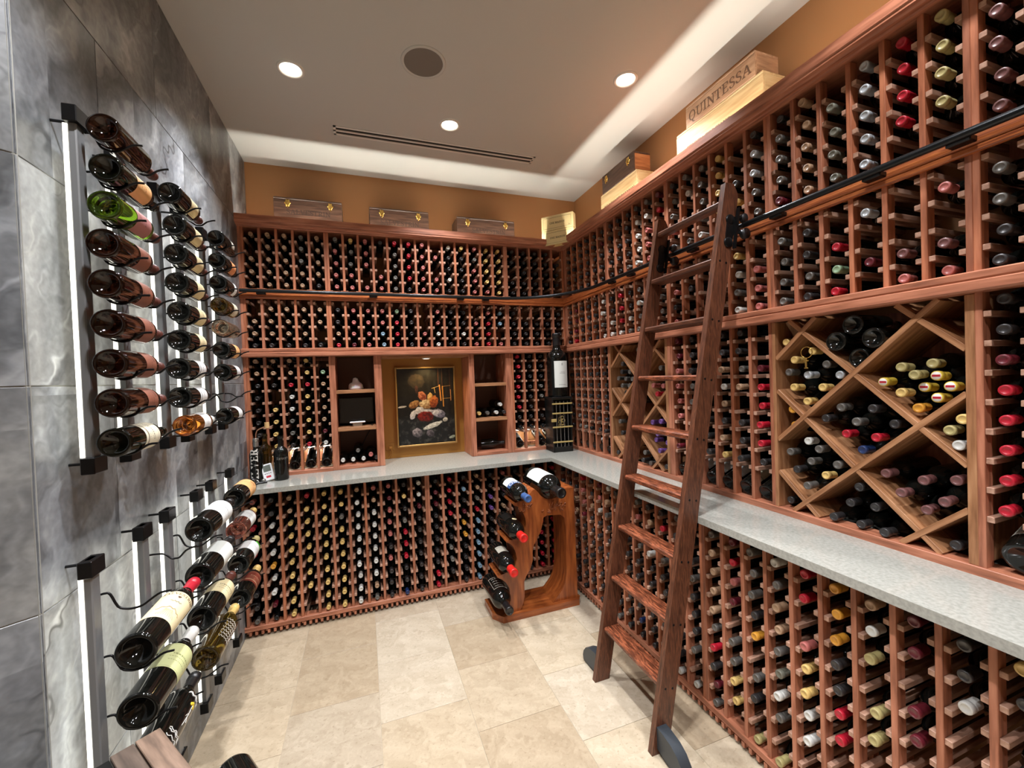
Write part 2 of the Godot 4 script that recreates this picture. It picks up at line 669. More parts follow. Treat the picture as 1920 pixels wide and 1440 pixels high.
func bin_bottles(T: Transform3D, uc: float, list: Array, where: String, grp: String) -> void:
	var cells := {}
	for q in list:
		var du: float = 0.94 * (q[0] - uc)
		var dy: float = q[1] - 1.585
		var i := floori((dy - du) / 0.355)
		var j := floori((dy + du) / 0.355)
		var key := "%d,%d,%s" % [i, j, q[2]]
		if not cells.has(key):
			cells[key] = []
		cells[key].append(q)
	for key in cells:
		var part: PackedStringArray = key.split(",")
		var i := int(part[0])
		var j := int(part[1])
		var row: String = {2: "topmost", 1: "top", 0: "upper", -1: "upper middle", -2: "middle", -3: "lower middle", -4: "lower", -5: "bottom"}.get(i + j, "lowest")
		var side: String = "central" if j == i else (("left" if j < i else "right") if absi(j - i) == 1 else ("far left" if j < i else "far right"))
		var l: Array = cells[key]
		l.sort_custom(func(a, b): return a[0] < b[0])
		for k in l.size():
			var q: Array = l[k]
			var out := (T.basis * Vector3(rng.randf_range(-0.05, 0.05), rng.randf_range(-0.02, 0.05), 1)).normalized()
			var tip := T * Vector3(q[0], q[1], -0.01 + rng.randf_range(-0.02, 0.01))
			var which: String = "only" if l.size() == 1 else ORD[k + 1] + " from left,"
			var b := place_bottle("%s %s-capped bottle in %s %s cell of %s" % [which, CAPNAMES[q[2]], row, side, where], grp, along(tip - out * 0.272, out), 0.0365, 0.272, q[2])
			if q[2] == "q":
				obj("cap_disc", MB.new().lathe(at(0, 0.2734, 0), [Vector2(0.0128, 0), Vector2(0.0126, 0.0006), Vector2(0, 0.0007)], 20), M.white_print, b)
				obj("cap_stripe", MB.new().bx(Vector3(-0.0035, 0.2738, -0.0105), Vector3(0.0035, 0.2745, 0.0105)), cap_mat("r"), b)


# ---- lamps -------------------------------------------------------------------------------------
func downlight(x: float, z: float, label: String, e: float) -> void:
	var o := thing("ceiling_light", label, "ceiling light", at(x, YC, z), "recessed ceiling downlights")
	obj("trim_ring", MB.new().lathe(Transform3D(), [Vector2(0.068, -0.0005), Vector2(0.067, -0.006), Vector2(0.058, -0.009), Vector2(0.052, -0.004), Vector2(0.0505, -0.0015)], 40), M.white_trim, o)
	obj("lamp_lens", MB.new().lathe(Transform3D(), [Vector2(0, -0.004), Vector2(0.03, -0.0035), Vector2(0.0505, -0.0015)], 32), M.lamp, o)
	var l := SpotLight3D.new()
	l.name = "lamp_beam"
	l.light_color = Color(0.985, 0.985, 1.0)
	l.light_energy = e
	l.light_size = 0.045
	l.spot_range = 12.0
	l.spot_angle = 54.0
	l.spot_angle_attenuation = 0.6
	l.spot_attenuation = 2.0
	l.shadow_enabled = true
	l.position = Vector3(0, -0.012, 0)
	l.rotation_degrees.x = -90
	o.add_child(l, true)


func strip(where: Transform3D, length: float, e: float, o: Node3D, width := 0.006) -> void:   # an area light along local x that shines along local -z
	var l := AreaLight3D.new()
	l.name = "strip_beam"
	l.light_color = Color(1.0, 0.98, 0.93)
	l.area_size = Vector2(length, width)
	l.area_normalize_energy = true
	l.light_energy = e
	l.area_range = 8.0
	l.shadow_enabled = true
	l.transform = where
	o.add_child(l, true)


# ---- wall bottle racks -------------------------------------------------------------------------
func wall_post(o: Node3D, z: float, y0: float, y1: float) -> void:
	obj("post", MB.new().bx(Vector3(-2.424, y0, z - 0.0185), Vector3(-2.405, y1, z + 0.0185), 0.003), M.gunmetal, o)
	for e in [y0, y1]:
		var s := -1.0 if e == y0 else 1.0
		obj("end_cap", MB.new().bx(Vector3(-2.429, e - 0.0225 * (1 + s), z - 0.031), Vector3(-2.3975, e + 0.0225 * (1 - s), z + 0.031), 0.002), M.black_metal, o)
		obj("standoff", MB.new().tube([Vector3(-2.4805, e - 0.0225 * s, z - 0.027), Vector3(-2.428, e - 0.0225 * s, z - 0.027)], 0.004, 10), M.black_metal, o)
	obj("led_strip", MB.new().bx(Vector3(-2.437, y0 + 0.044, z - 0.012), Vector3(-2.4255, y1 - 0.044, z + 0.012)), M.led, o)
	strip(Transform3D(Basis(Vector3(0, 1, 0), Vector3(0, 0, 1), Vector3(1, 0, 0)), Vector3(-2.4385, (y0 + y1) / 2, z)), y1 - y0 - 0.1, LED_E, o, 0.02)


func arm(o: Node3D, z: float, y: float, xc: float, R: float) -> void:   # a wire that leaves the post, dips under the bottle and turns up in front of it
	var pts := []
	var low := y - R - 0.0035
	for q in [[-2.406, y], [-2.396, y + 0.001], [-2.386, y - 0.004], [xc - R * 0.72, y - R * 0.82], [xc - R * 0.35, low + 0.002], [xc, low], [xc + R * 0.4, low + 0.004], [xc + R * 0.8, y - R * 0.72], [xc + R * 1.25, y - R * 0.45], [xc + R * 1.75, y - R * 0.42]]:
		pts.append(Vector3(q[0], q[1], z))
	obj("wire_arm", MB.new().tube(smooth(pts, 3), 0.0032, 8), M.black_metal, o)


func neck_arm(o: Node3D, z: float, y: float, xc: float, rn: float) -> void:
	var pts := []
	var low := y - rn - 0.0035
	for q in [[-2.406, y], [-2.39, y], [xc - 0.03, y - 0.004], [xc - 0.012, low + 0.002], [xc, low], [xc + 0.012, low + 0.002], [xc + 0.03, y - 0.002], [xc + 0.05, y + 0.006], [xc + 0.062, y + 0.008]]:
		pts.append(Vector3(q[0], q[1], z))
	obj("wire_arm", MB.new().tube(smooth(pts, 3), 0.0032, 8), M.black_metal, o)


func smooth(pts: Array, k: int) -> Array:
	var out := []
	for i in pts.size() - 1:
		var a: Vector3 = pts[maxi(i - 1, 0)]
		var b: Vector3 = pts[i]
		var c: Vector3 = pts[i + 1]
		var d: Vector3 = pts[mini(i + 2, pts.size() - 1)]
		for j in k:
			out.append(b.cubic_interpolate(c, a, d, float(j) / k))
	out.append(pts[-1])
	return out


func wall_bottle(z: float, y: float, R: float, L: float, label: String, kind: String, paper, cap, a := Vector2(0.25, 0.55), arc := Vector2(-1.0, 2.3), group := "", shape := "bordeaux") -> MeshInstance3D:
	var xc := -2.345 if R < 0.046 else -2.335
	var T := Transform3D(Basis(Vector3(1, 0, 0), Vector3(0, 0, -1), Vector3(0, 1, 0)), Vector3(xc, y, z))
	var b := obj("wine_bottle", bottle_mesh(R, L, shape, 48), M[kind], null, T)
	tag(b, label, "bottle", group)
	if paper:
		obj("label", label_mesh(R, a.x * L, a.y * L, arc.x, arc.y), paper, b)
	if cap:
		obj("capsule", capsule_mesh(R, L, 24), cap_mat(cap) if cap is String else cap, b)
	return b


# ---- boxes on top of the racks -----------------------------------------------------------------
func wine_case(called: String, label: String, T: Transform3D, size: Vector3, front: Material, side: Material, words: Array, latches: Array) -> Node3D:   # T at the middle of the lower front edge; local z looks at the room
	var o := thing(called, label, "wine box", T)
	var th := 0.011
	obj("front_board", MB.new().bx(Vector3(-size.x / 2, 0, -th), Vector3(size.x / 2, size.y - 0.014, 0), 0.0015), front, o)
	for e in [-1.0, 1.0]:
		obj("end_board", MB.new().bx(Vector3(e * size.x / 2 - (th if e > 0 else 0.0), 0, -size.z), Vector3(e * size.x / 2 + (th if e < 0 else 0.0), size.y - 0.014, -th), 0.0015), side, o)
	obj("back_board", MB.new().bx(Vector3(-size.x / 2 + th, 0, -size.z), Vector3(size.x / 2 - th, size.y - 0.014, -size.z + th)), side, o)
	obj("lid", MB.new().bx(Vector3(-size.x / 2, size.y - 0.0135, -size.z), Vector3(size.x / 2, size.y, 0), 0.003), front, o)
	for wd in words:   # [text, x, y, height, material]
		obj("lettering", text_mesh(wd[0], wd[3]), wd[4], o, at(wd[1], wd[2], 0.0004))
	for l in latches:
		var mb := MB.new()
		mb.lathe(Transform3D(Basis(Vector3(1, 0, 0), Vector3(0, 0, 1), Vector3(0, -1, 0)).scaled_local(Vector3(1, 1, 1.35)), Vector3(l, size.y - 0.04, 0.0)), [Vector2(0.017, 0), Vector2(0.0165, 0.003), Vector2(0.012, 0.0055), Vector2(0.008, 0.004), Vector2(0.0, 0.0065)], 14)
		for k in 6:
			var a := TAU * k / 6
			mb.lathe(Transform3D(Basis(Vector3(1, 0, 0), Vector3(0, 0, 1), Vector3(0, -1, 0)), Vector3(l + 0.0155 * cos(a), size.y - 0.04 + 0.021 * sin(a), 0)), [Vector2(0.0065, 0), Vector2(0.006, 0.003), Vector2(0, 0.005)], 8)
		mb.tube([Vector3(l, size.y - 0.055, 0.006), Vector3(l, size.y - 0.07, 0.007), Vector3(l + 0.003, size.y - 0.076, 0.005)], 0.0035, 6)
		obj("brass_latch", mb, M.brass, o)
	return o


func painting() -> ImageTexture:   # a dark still life: loaves in a red bowl with a white cloth, a lit chair behind
	var w := 384
	var h := 496
	var im := Image.create_empty(w, h, false, Image.FORMAT_RGB8)
	var ns := FastNoiseLite.new()
	ns.seed = 4
	ns.frequency = 0.02
	ns.fractal_octaves = 4
	# [x, y, rx, ry, turn, colour, colour on the light side], all in parts of the width and height
	var blobs := [
		[0.33, 0.16, 0.155, 0.10, 0.35, rgb(52, 44, 34), rgb(70, 58, 42)], [0.33, 0.27, 0.03, 0.06, 0.0, rgb(60, 38, 32), rgb(84, 52, 42)],
		[0.28, 0.47, 0.105, 0.052, -0.5, rgb(120, 74, 36), rgb(216, 168, 104)], [0.43, 0.365, 0.075, 0.077, -0.5, rgb(120, 52, 32), rgb(206, 128, 92)],
		[0.565, 0.385, 0.05, 0.065, 0.1, rgb(176, 120, 56), rgb(236, 200, 128)], [0.49, 0.475, 0.125, 0.066, 0.1, rgb(150, 108, 66), rgb(240, 216, 168)],
		[0.635, 0.45, 0.082, 0.09, 0.3, rgb(120, 48, 16), rgb(206, 116, 52)],
		[0.50, 0.575, 0.25, 0.035, 0.08, rgb(176, 172, 178), rgb(240, 236, 232)], [0.25, 0.61, 0.05, 0.065, 0.3, rgb(200, 198, 200), rgb(246, 244, 240)],
		[0.36, 0.555, 0.09, 0.05, -0.4, rgb(196, 192, 190), rgb(246, 242, 236)],
		[0.48, 0.64, 0.16, 0.072, 0.05, rgb(72, 12, 10), rgb(150, 36, 24)],
		[0.72, 0.61, 0.13, 0.06, 0.3, rgb(92, 90, 104), rgb(196, 192, 200)], [0.66, 0.595, 0.07, 0.035, -0.3, rgb(190, 186, 190), rgb(240, 238, 236)],
		[0.60, 0.765, 0.19, 0.035, -0.3, rgb(170, 166, 150), rgb(226, 222, 204)], [0.83, 0.695, 0.05, 0.03, -0.3, rgb(150, 146, 130), rgb(216, 210, 190)],
		[0.32, 0.85, 0.10, 0.065, 0.4, rgb(70, 66, 68), rgb(160, 150, 148)], [0.07, 0.495, 0.09, 0.014, -0.1, rgb(200, 196, 186), rgb(232, 228, 216)],
		[0.55, 0.87, 0.08, 0.05, 0.4, rgb(50, 46, 50), rgb(110, 102, 104)], [0.95, 0.94, 0.07, 0.02, -0.3, rgb(130, 140, 120), rgb(170, 180, 160)]]
	for y in h:
		for x in w:
			var u := float(x) / w
			var v := float(y) / h
			var n := ns.get_noise_2d(x, y)
			var c := rgb(30, 26, 20).lerp(rgb(12, 11, 10), clampf(v * 1.6 + n, 0, 1))
			if v > 0.62:
				c = rgb(14, 17, 18).lerp(rgb(92, 90, 82), clampf((n - 0.05) * 2.2, 0, 1) * 0.6)
			elif u > 0.5:
				c = c.lerp(rgb(62, 64, 58), clampf(0.35 * sin(u * 60.0) + n, 0, 0.35))
			im.set_pixel(x, y, c)
	var line := func(x0: float, y0: float, x1: float, y1: float, t: float, c: Color) -> void:
		var steps := int(maxf(absf(x1 - x0) * w, absf(y1 - y0) * h)) + 1
		for i in steps:
			var f := float(i) / steps
			im.fill_rect(Rect2i(int(lerpf(x0, x1, f) * w), int(lerpf(y0, y1, f) * h), maxi(int(t * w), 1), 2), c)
	for q in [[0.72, 0.0, 0.72, 0.24, 0.016, rgb(92, 60, 38)], [0.79, 0.0, 0.79, 0.24, 0.014, rgb(84, 58, 42)], [0.93, 0.02, 0.94, 0.45, 0.012, rgb(80, 52, 36)], [0.735, 0.22, 0.755, 0.44, 0.024, rgb(226, 150, 70)], [0.79, 0.24, 0.80, 0.52, 0.022, rgb(206, 140, 54)], [0.79, 0.41, 0.94, 0.405, 0.016, rgb(226, 170, 84)], [0.79, 0.245, 0.94, 0.235, 0.012, rgb(196, 150, 90)], [0.60, 0.265, 0.74, 0.235, 0.014, rgb(226, 190, 120)], [0.645, 0.26, 0.66, 0.33, 0.012, rgb(216, 170, 96)], [0.94, 0.29, 0.945, 0.44, 0.014, rgb(216, 150, 90)]]:
		line.call(q[0], q[1], q[2], q[3], q[4], q[5])
	for b in blobs:
		var cx: float = b[0] * w
		var cy: float = b[1] * h
		var rx: float = b[2] * w
		var ry: float = b[3] * h
		var rm := maxf(rx, ry)
		for y in range(maxi(0, int(cy - rm)), mini(h, int(cy + rm) + 1)):
			for x in range(maxi(0, int(cx - rm)), mini(w, int(cx + rm) + 1)):
				var d := Vector2(x - cx, y - cy).rotated(-b[4])
				var n := ns.get_noise_2d(x * 2.0 + b[0] * 900.0, y * 2.0)
				var e := Vector2(d.x / rx, d.y / ry).length() + n * 0.22
				if e < 1.0:
					var l := clampf(0.5 - 0.75 * (x - cx) / rm * 0.5 - 0.85 * (y - cy) / rm + n * 1.1, 0, 1)
					var c: Color = b[5].lerp(b[6], l)
					im.set_pixel(x, y, im.get_pixel(x, y).lerp(c, clampf((1.0 - e) * 8.0, 0, 1)))
	return ImageTexture.create_from_image(im)


func make_materials() -> void:
	var mahog := noise_tex(3, 0.012, 5, [0.0, rgb(122, 74, 54), 0.35, rgb(160, 100, 74), 0.6, rgb(182, 118, 90), 1.0, rgb(200, 138, 108)])
	wood("mahogany", mahog, 5.0, 0.5, 0.42)
	wood("railwood", noise_tex(4, 0.012, 4, [0.0, rgb(140, 102, 82), 0.5, rgb(176, 136, 114), 1.0, rgb(198, 162, 140)]), 6.0, 1.2, 0.5)
	M.stiles = []
	for k in 3:
		var m: StandardMaterial3D = M.mahogany_y.duplicate()
		m.albedo_color = [Color(1, 1, 1), Color(0.92, 0.90, 0.88), Color(1.0, 0.96, 0.90)][k]
		m.uv1_offset = Vector3(0.37 * k, 0.2 * k, 0.11 * k)
		M.stiles.append(m)
	for a in ["x", "z"]:
		M["rails_" + a] = M["railwood_" + a]
	var tan_ := noise_tex(8, 0.014, 5, [0.0, rgb(122, 80, 50), 0.4, rgb(158, 110, 74), 0.7, rgb(178, 130, 92), 1.0, rgb(194, 146, 106)])
	wood("tan", tan_, 5.0, 0.5, 0.45, false)
	var board := noise_tex(5, 0.016, 4, [0.0, rgb(120, 58, 30), 0.38, rgb(150, 78, 42), 0.5, rgb(196, 116, 62), 0.62, rgb(160, 84, 46), 1.0, rgb(206, 132, 74)])
	wood("board", board, 9.0, 0.35, 0.33)
	var oak := noise_tex(15, 0.02, 4, [0.0, rgb(52, 28, 18), 0.36, rgb(84, 50, 34), 0.5, rgb(112, 68, 46), 0.62, rgb(74, 42, 28), 1.0, rgb(120, 74, 52)])
	wood("oak", oak, 7.0, 0.6, 0.4, false)
	var tread := noise_tex(16, 0.022, 3, [0.0, rgb(58, 28, 16), 0.40, rgb(96, 50, 30), 0.46, rgb(150, 84, 54), 0.54, rgb(66, 32, 20), 0.62, rgb(156, 88, 58), 1.0, rgb(120, 62, 38)], 18.0)
	wood("tread", tread, 5.5, 0.8, 0.38, false)
	var gloss := noise_tex(21, 0.012, 4, [0.0, rgb(110, 52, 20), 0.5, rgb(146, 76, 32), 1.0, rgb(172, 98, 46)])
	wood("gloss", gloss, 4.0, 0.5, 0.22, false)
	for a in "xyz":
		M["gloss_" + a].clearcoat_enabled = true
		M["gloss_" + a].clearcoat = 0.5
	var walnut := noise_tex(31, 0.014, 4, [0.0, rgb(46, 32, 25), 0.5, rgb(70, 51, 41), 1.0, rgb(92, 70, 57)])
	wood("walnut", walnut, 6.0, 0.6, 0.36, false)
	var pine := noise_tex(41, 0.012, 4, [0.0, rgb(160, 132, 90), 0.5, rgb(182, 156, 112), 1.0, rgb(196, 174, 132)])
	wood("pine", pine, 5.0, 0.5, 0.55, false)
	var cedar := noise_tex(43, 0.014, 4, [0.0, rgb(126, 74, 40), 0.5, rgb(164, 104, 62), 1.0, rgb(186, 128, 82)])
	wood("cedar", cedar, 6.0, 0.7, 0.5, false)
	var beech := noise_tex(44, 0.014, 4, [0.0, rgb(136, 102, 76), 0.5, rgb(164, 128, 98), 1.0, rgb(184, 148, 116)])
	wood("beech", beech, 6.0, 0.7, 0.5, false)
	var stave := noise_tex(46, 0.014, 4, [0.0, rgb(82, 66, 54), 0.5, rgb(116, 94, 78), 1.0, rgb(140, 116, 98)])
	wood("stave", stave, 6.0, 0.7, 0.6, false)
	var stone := ImageTexture.create_from_image(stone_image(11, 1024))
	M.stones = []
	for k in 6:
		var m := tri_mat(stone, Vector3(0.62, 0.62, 0.62), 0.36, Vector3(0.17 * k, 0.41 * k, 0.29 * k))
		m.albedo_color = Color(0.92, 0.93, 0.95).lerp(Color(1, 1, 1), (k * 0.37) - floorf(k * 0.37))
		M.stones.append(m)
	var trav := ImageTexture.create_from_image(travertine_image(5, 1024))
	M.travs = []
	for k in 6:
		var m := tri_mat(trav, Vector3(0.9, 0.9, 0.9), 0.34, Vector3(0.23 * k, 0.0, 0.37 * k))
		m.albedo_color = [Color(1, 1, 1), Color(0.95, 0.93, 0.90), Color(1, 0.99, 0.97), Color(0.91, 0.88, 0.84), Color(0.98, 0.96, 0.93), Color(0.94, 0.93, 0.92)][k]
		M.travs.append(m)
	M.grout = mat(rgb(176, 164, 144), 0.8)
	M.stone_grout = mat(rgb(150, 150, 142), 0.8)
	M.ceiling = mat(rgb(196, 196, 190), 0.7)
	M.wall_paint = mat(rgb(160, 114, 70), 0.6)
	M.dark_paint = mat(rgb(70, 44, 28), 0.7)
	M.near_wall = mat(rgb(150, 130, 108), 0.7)
	var quartz := noise_tex(51, 0.05, 5, [0.0, rgb(140, 141, 133), 0.5, rgb(158, 158, 150), 1.0, rgb(172, 172, 163)])
	M.quartz = tri_mat(quartz, Vector3.ONE * 2.5, 0.13)
	M.black_glass = mat(rgb(14, 15, 13), 0.06)
	M.brown_glass = glass(rgb(58, 32, 22), 0.06)
	M.dark_glass = glass(rgb(22, 24, 16), 0.2)
	M.green_glass = glass(rgb(92, 128, 28), 0.05)
	M.olive_glass = glass(rgb(128, 104, 40), 0.05)
	M.amber_glass = glass(rgb(240, 150, 60), 0.04)
	M.rose_glass = glass(rgb(240, 160, 140), 0.05)
	M.clear_glass = glass(rgb(236, 222, 196), 0.03)
	M.black_metal = mat(rgb(26, 26, 27), 0.35, 0.6)
	M.gunmetal = mat(rgb(128, 130, 131), 0.42, 0.35)
	M.steel_rail = mat(rgb(44, 46, 48), 0.28, 0.75)
	M.brass = mat(rgb(214, 176, 96), 0.25, 0.9)
	M.brass_frame = mat(rgb(176, 140, 84), 0.4, 0.4)
	M.gold_bar = mat(rgb(206, 182, 116), 0.4, 0.4)
	M.silver = mat(rgb(176, 176, 172), 0.25, 0.85)
	M.black_lacquer = mat(rgb(20, 21, 20), 0.3)
	M.white_trim = mat(rgb(226, 224, 218), 0.45)
	M.white_print = mat(rgb(226, 222, 214), 0.5)
	M.dark_print = mat(rgb(44, 34, 28), 0.6)
	M.brown_print = mat(rgb(92, 66, 48), 0.6)
	M.pale_print = mat(rgb(196, 186, 172), 0.5)
	M.dark_void = mat(rgb(22, 22, 22), 0.8)
	M.grille = mat(rgb(120, 114, 106), 0.7)
	M.ochre = mat(rgb(168, 118, 48), 0.55)
	M.plastic = mat(rgb(232, 234, 236), 0.35)
	M.lcd = mat(rgb(104, 112, 106), 0.2)
	M.rubber = mat(rgb(22, 23, 25), 0.5)
	M.caster = mat(rgb(58, 64, 70), 0.42, 0.3)
	M.screen = mat(rgb(26, 28, 30), 0.16)
	M.quartz_white = mat(rgb(236, 228, 232), 0.35)
	M.quartz_white.subsurf_scatter_enabled = true
	M.quartz_white.subsurf_scatter_strength = 0.25
	M.red_print = mat(rgb(196, 24, 52), 0.4)
	M.yellow_print = mat(rgb(226, 196, 50), 0.5)
	M.lamp = glow(Color(1.0, 0.95, 0.86), 14.0)
	M.led = glow(Color(1.0, 0.985, 0.92), LED_GLOW)
	M.cove_led = glow(Color(0.96, 0.99, 1.0), 2.0)
	M.shelf_led = glow(Color(1.0, 0.97, 0.9), 5.0)
	M.paper_cream = label_tex(rgb(226, 212, 168), rgb(70, 60, 46), 0)
	M.paper_cream2 = label_tex(rgb(222, 216, 190), rgb(96, 84, 70), 1)
	M.paper_white = label_tex(rgb(228, 230, 228), rgb(120, 120, 124), 3)
	M.paper_stripe = label_tex(rgb(226, 226, 224), rgb(40, 40, 46), 4)
	M.paper_peach = label_tex(rgb(230, 178, 120), rgb(150, 90, 50), 2)
	M.paper_orange = label_tex(rgb(226, 148, 96), rgb(120, 60, 40), 6)
	M.paper_pink = label_tex(rgb(170, 116, 112), rgb(110, 70, 70), 5)
	M.paper_brown = label_tex(rgb(134, 84, 66), rgb(80, 46, 38), 8)
	M.paper_rust = label_tex(rgb(112, 48, 36), rgb(206, 180, 140), 7)
	M.paper_green = label_tex(rgb(196, 200, 146), rgb(110, 116, 70), 9)
	M.paper_grey = label_tex(rgb(176, 172, 158), rgb(90, 88, 80), 10)
	M.paper_plain_cream = mat(rgb(228, 214, 172), 0.5)
	M.cap_brown = mat(rgb(84, 44, 36), 0.4)
	M.olive_dark = glass(rgb(96, 78, 30), 0.1)
	M.tan_print = mat(rgb(166, 140, 96), 0.5)
	M.green_print = mat(rgb(70, 190, 40), 0.4)
	M.cream_card = mat(rgb(226, 206, 152), 0.5)
	M.cap_blue = mat(rgb(58, 88, 138), 0.4)
	M.cap_redwax = mat(rgb(206, 36, 30), 0.35)
	M.copper = mat(rgb(196, 150, 124), 0.3, 0.8)
	M.cork = mat(rgb(210, 172, 116), 0.8)
	M.pale_grey = mat(rgb(178, 180, 176), 0.6)
	M.stave_dark = M.stave_z.duplicate()
	M.stave_dark.albedo_color = Color(0.72, 0.74, 0.76)
	M.paper_plain = mat(rgb(226, 230, 224), 0.5)


const LED_E := 0.026
const LED_GLOW := 2.5


func _ready() -> void:
	# camera
	rng.seed = 11
	var cam := Camera3D.new()
	cam.name = "camera"
	cam_basis = Basis(Vector3(CB[0], CB[1], CB[2]), Vector3(CB[3], CB[4], CB[5]), Vector3(CB[6], CB[7], CB[8])).orthonormalized()
	cam.transform = Transform3D(cam_basis, CAM)
	cam.fov = rad_to_deg(2.0 * atan(720.0 / 778.3))
	cam.near = 0.02
	cam.far = 60.0
	add_child(cam)
	cam.current = true
	# surroundings and exposure: a closed room, lit only by lamps, some of them out of view
	var we := WorldEnvironment.new()
	we.name = "surroundings"
	var env := Environment.new()
	env.background_mode = Environment.BG_COLOR
	env.background_color = Color.BLACK
	env.tonemap_mode = Environment.TONE_MAPPER_LINEAR
	env.tonemap_exposure = 1.0
	env.sdfgi_enabled = true
	env.ssao_enabled = true
	env.ssil_enabled = true
	we.environment = env
	add_child(we)
	make_materials()
	# lamps: three downlights in view, then five unseen ones placed to light the racks
	downlight(-2.005, 0.83, "recessed ceiling downlight nearest the stone wall", DL)
	downlight(-1.103, 0.585, "recessed ceiling downlight next to the slot air vent", DL * 0.85)
	downlight(-0.225, 1.288, "recessed ceiling downlight above the ladder side, nearest the right racks", DL * 0.7)
	downlight(-1.95, 2.35, "unseen ceiling downlight on the stone wall side, placed to light the base racks", DL * 1.15)  # out of view, placed to light the right base racks from across the room
	downlight(-0.30, 2.65, "unseen ceiling downlight on the right rack side, placed to light that side", DL * 0.45)  # out of view, a weaker lamp for the right side
	downlight(-1.10, 2.30, "unseen ceiling downlight above the middle of the floor, placed to light the base racks", DL * 1.1)  # unseen lamp that lights the base racks and the floor
	downlight(-1.9, 3.9, "unseen ceiling downlight at the near end, stone wall side, lighting the back racks", DL)  # unseen lamp, lights the back racks from the front
	downlight(-1.0, 3.8, "unseen ceiling downlight at the near end, middle, lighting the back racks", DL)  # unseen as well, its strength chosen to brighten the back racks
	build_room()
	build_racks()
	build_trim()
	build_niche()
	build_bins()
	pour_slots()
	build_wall_bottles()
	build_boxes()
	build_ladder()
	build_stand()
	build_counter_things()
	build_near_things()


const DL := 4.8
const CB := [0.94086, -0.035836, 0.336894, 0.039527, 0.99921, -0.0041, -0.336481, 0.017174, 0.941534]


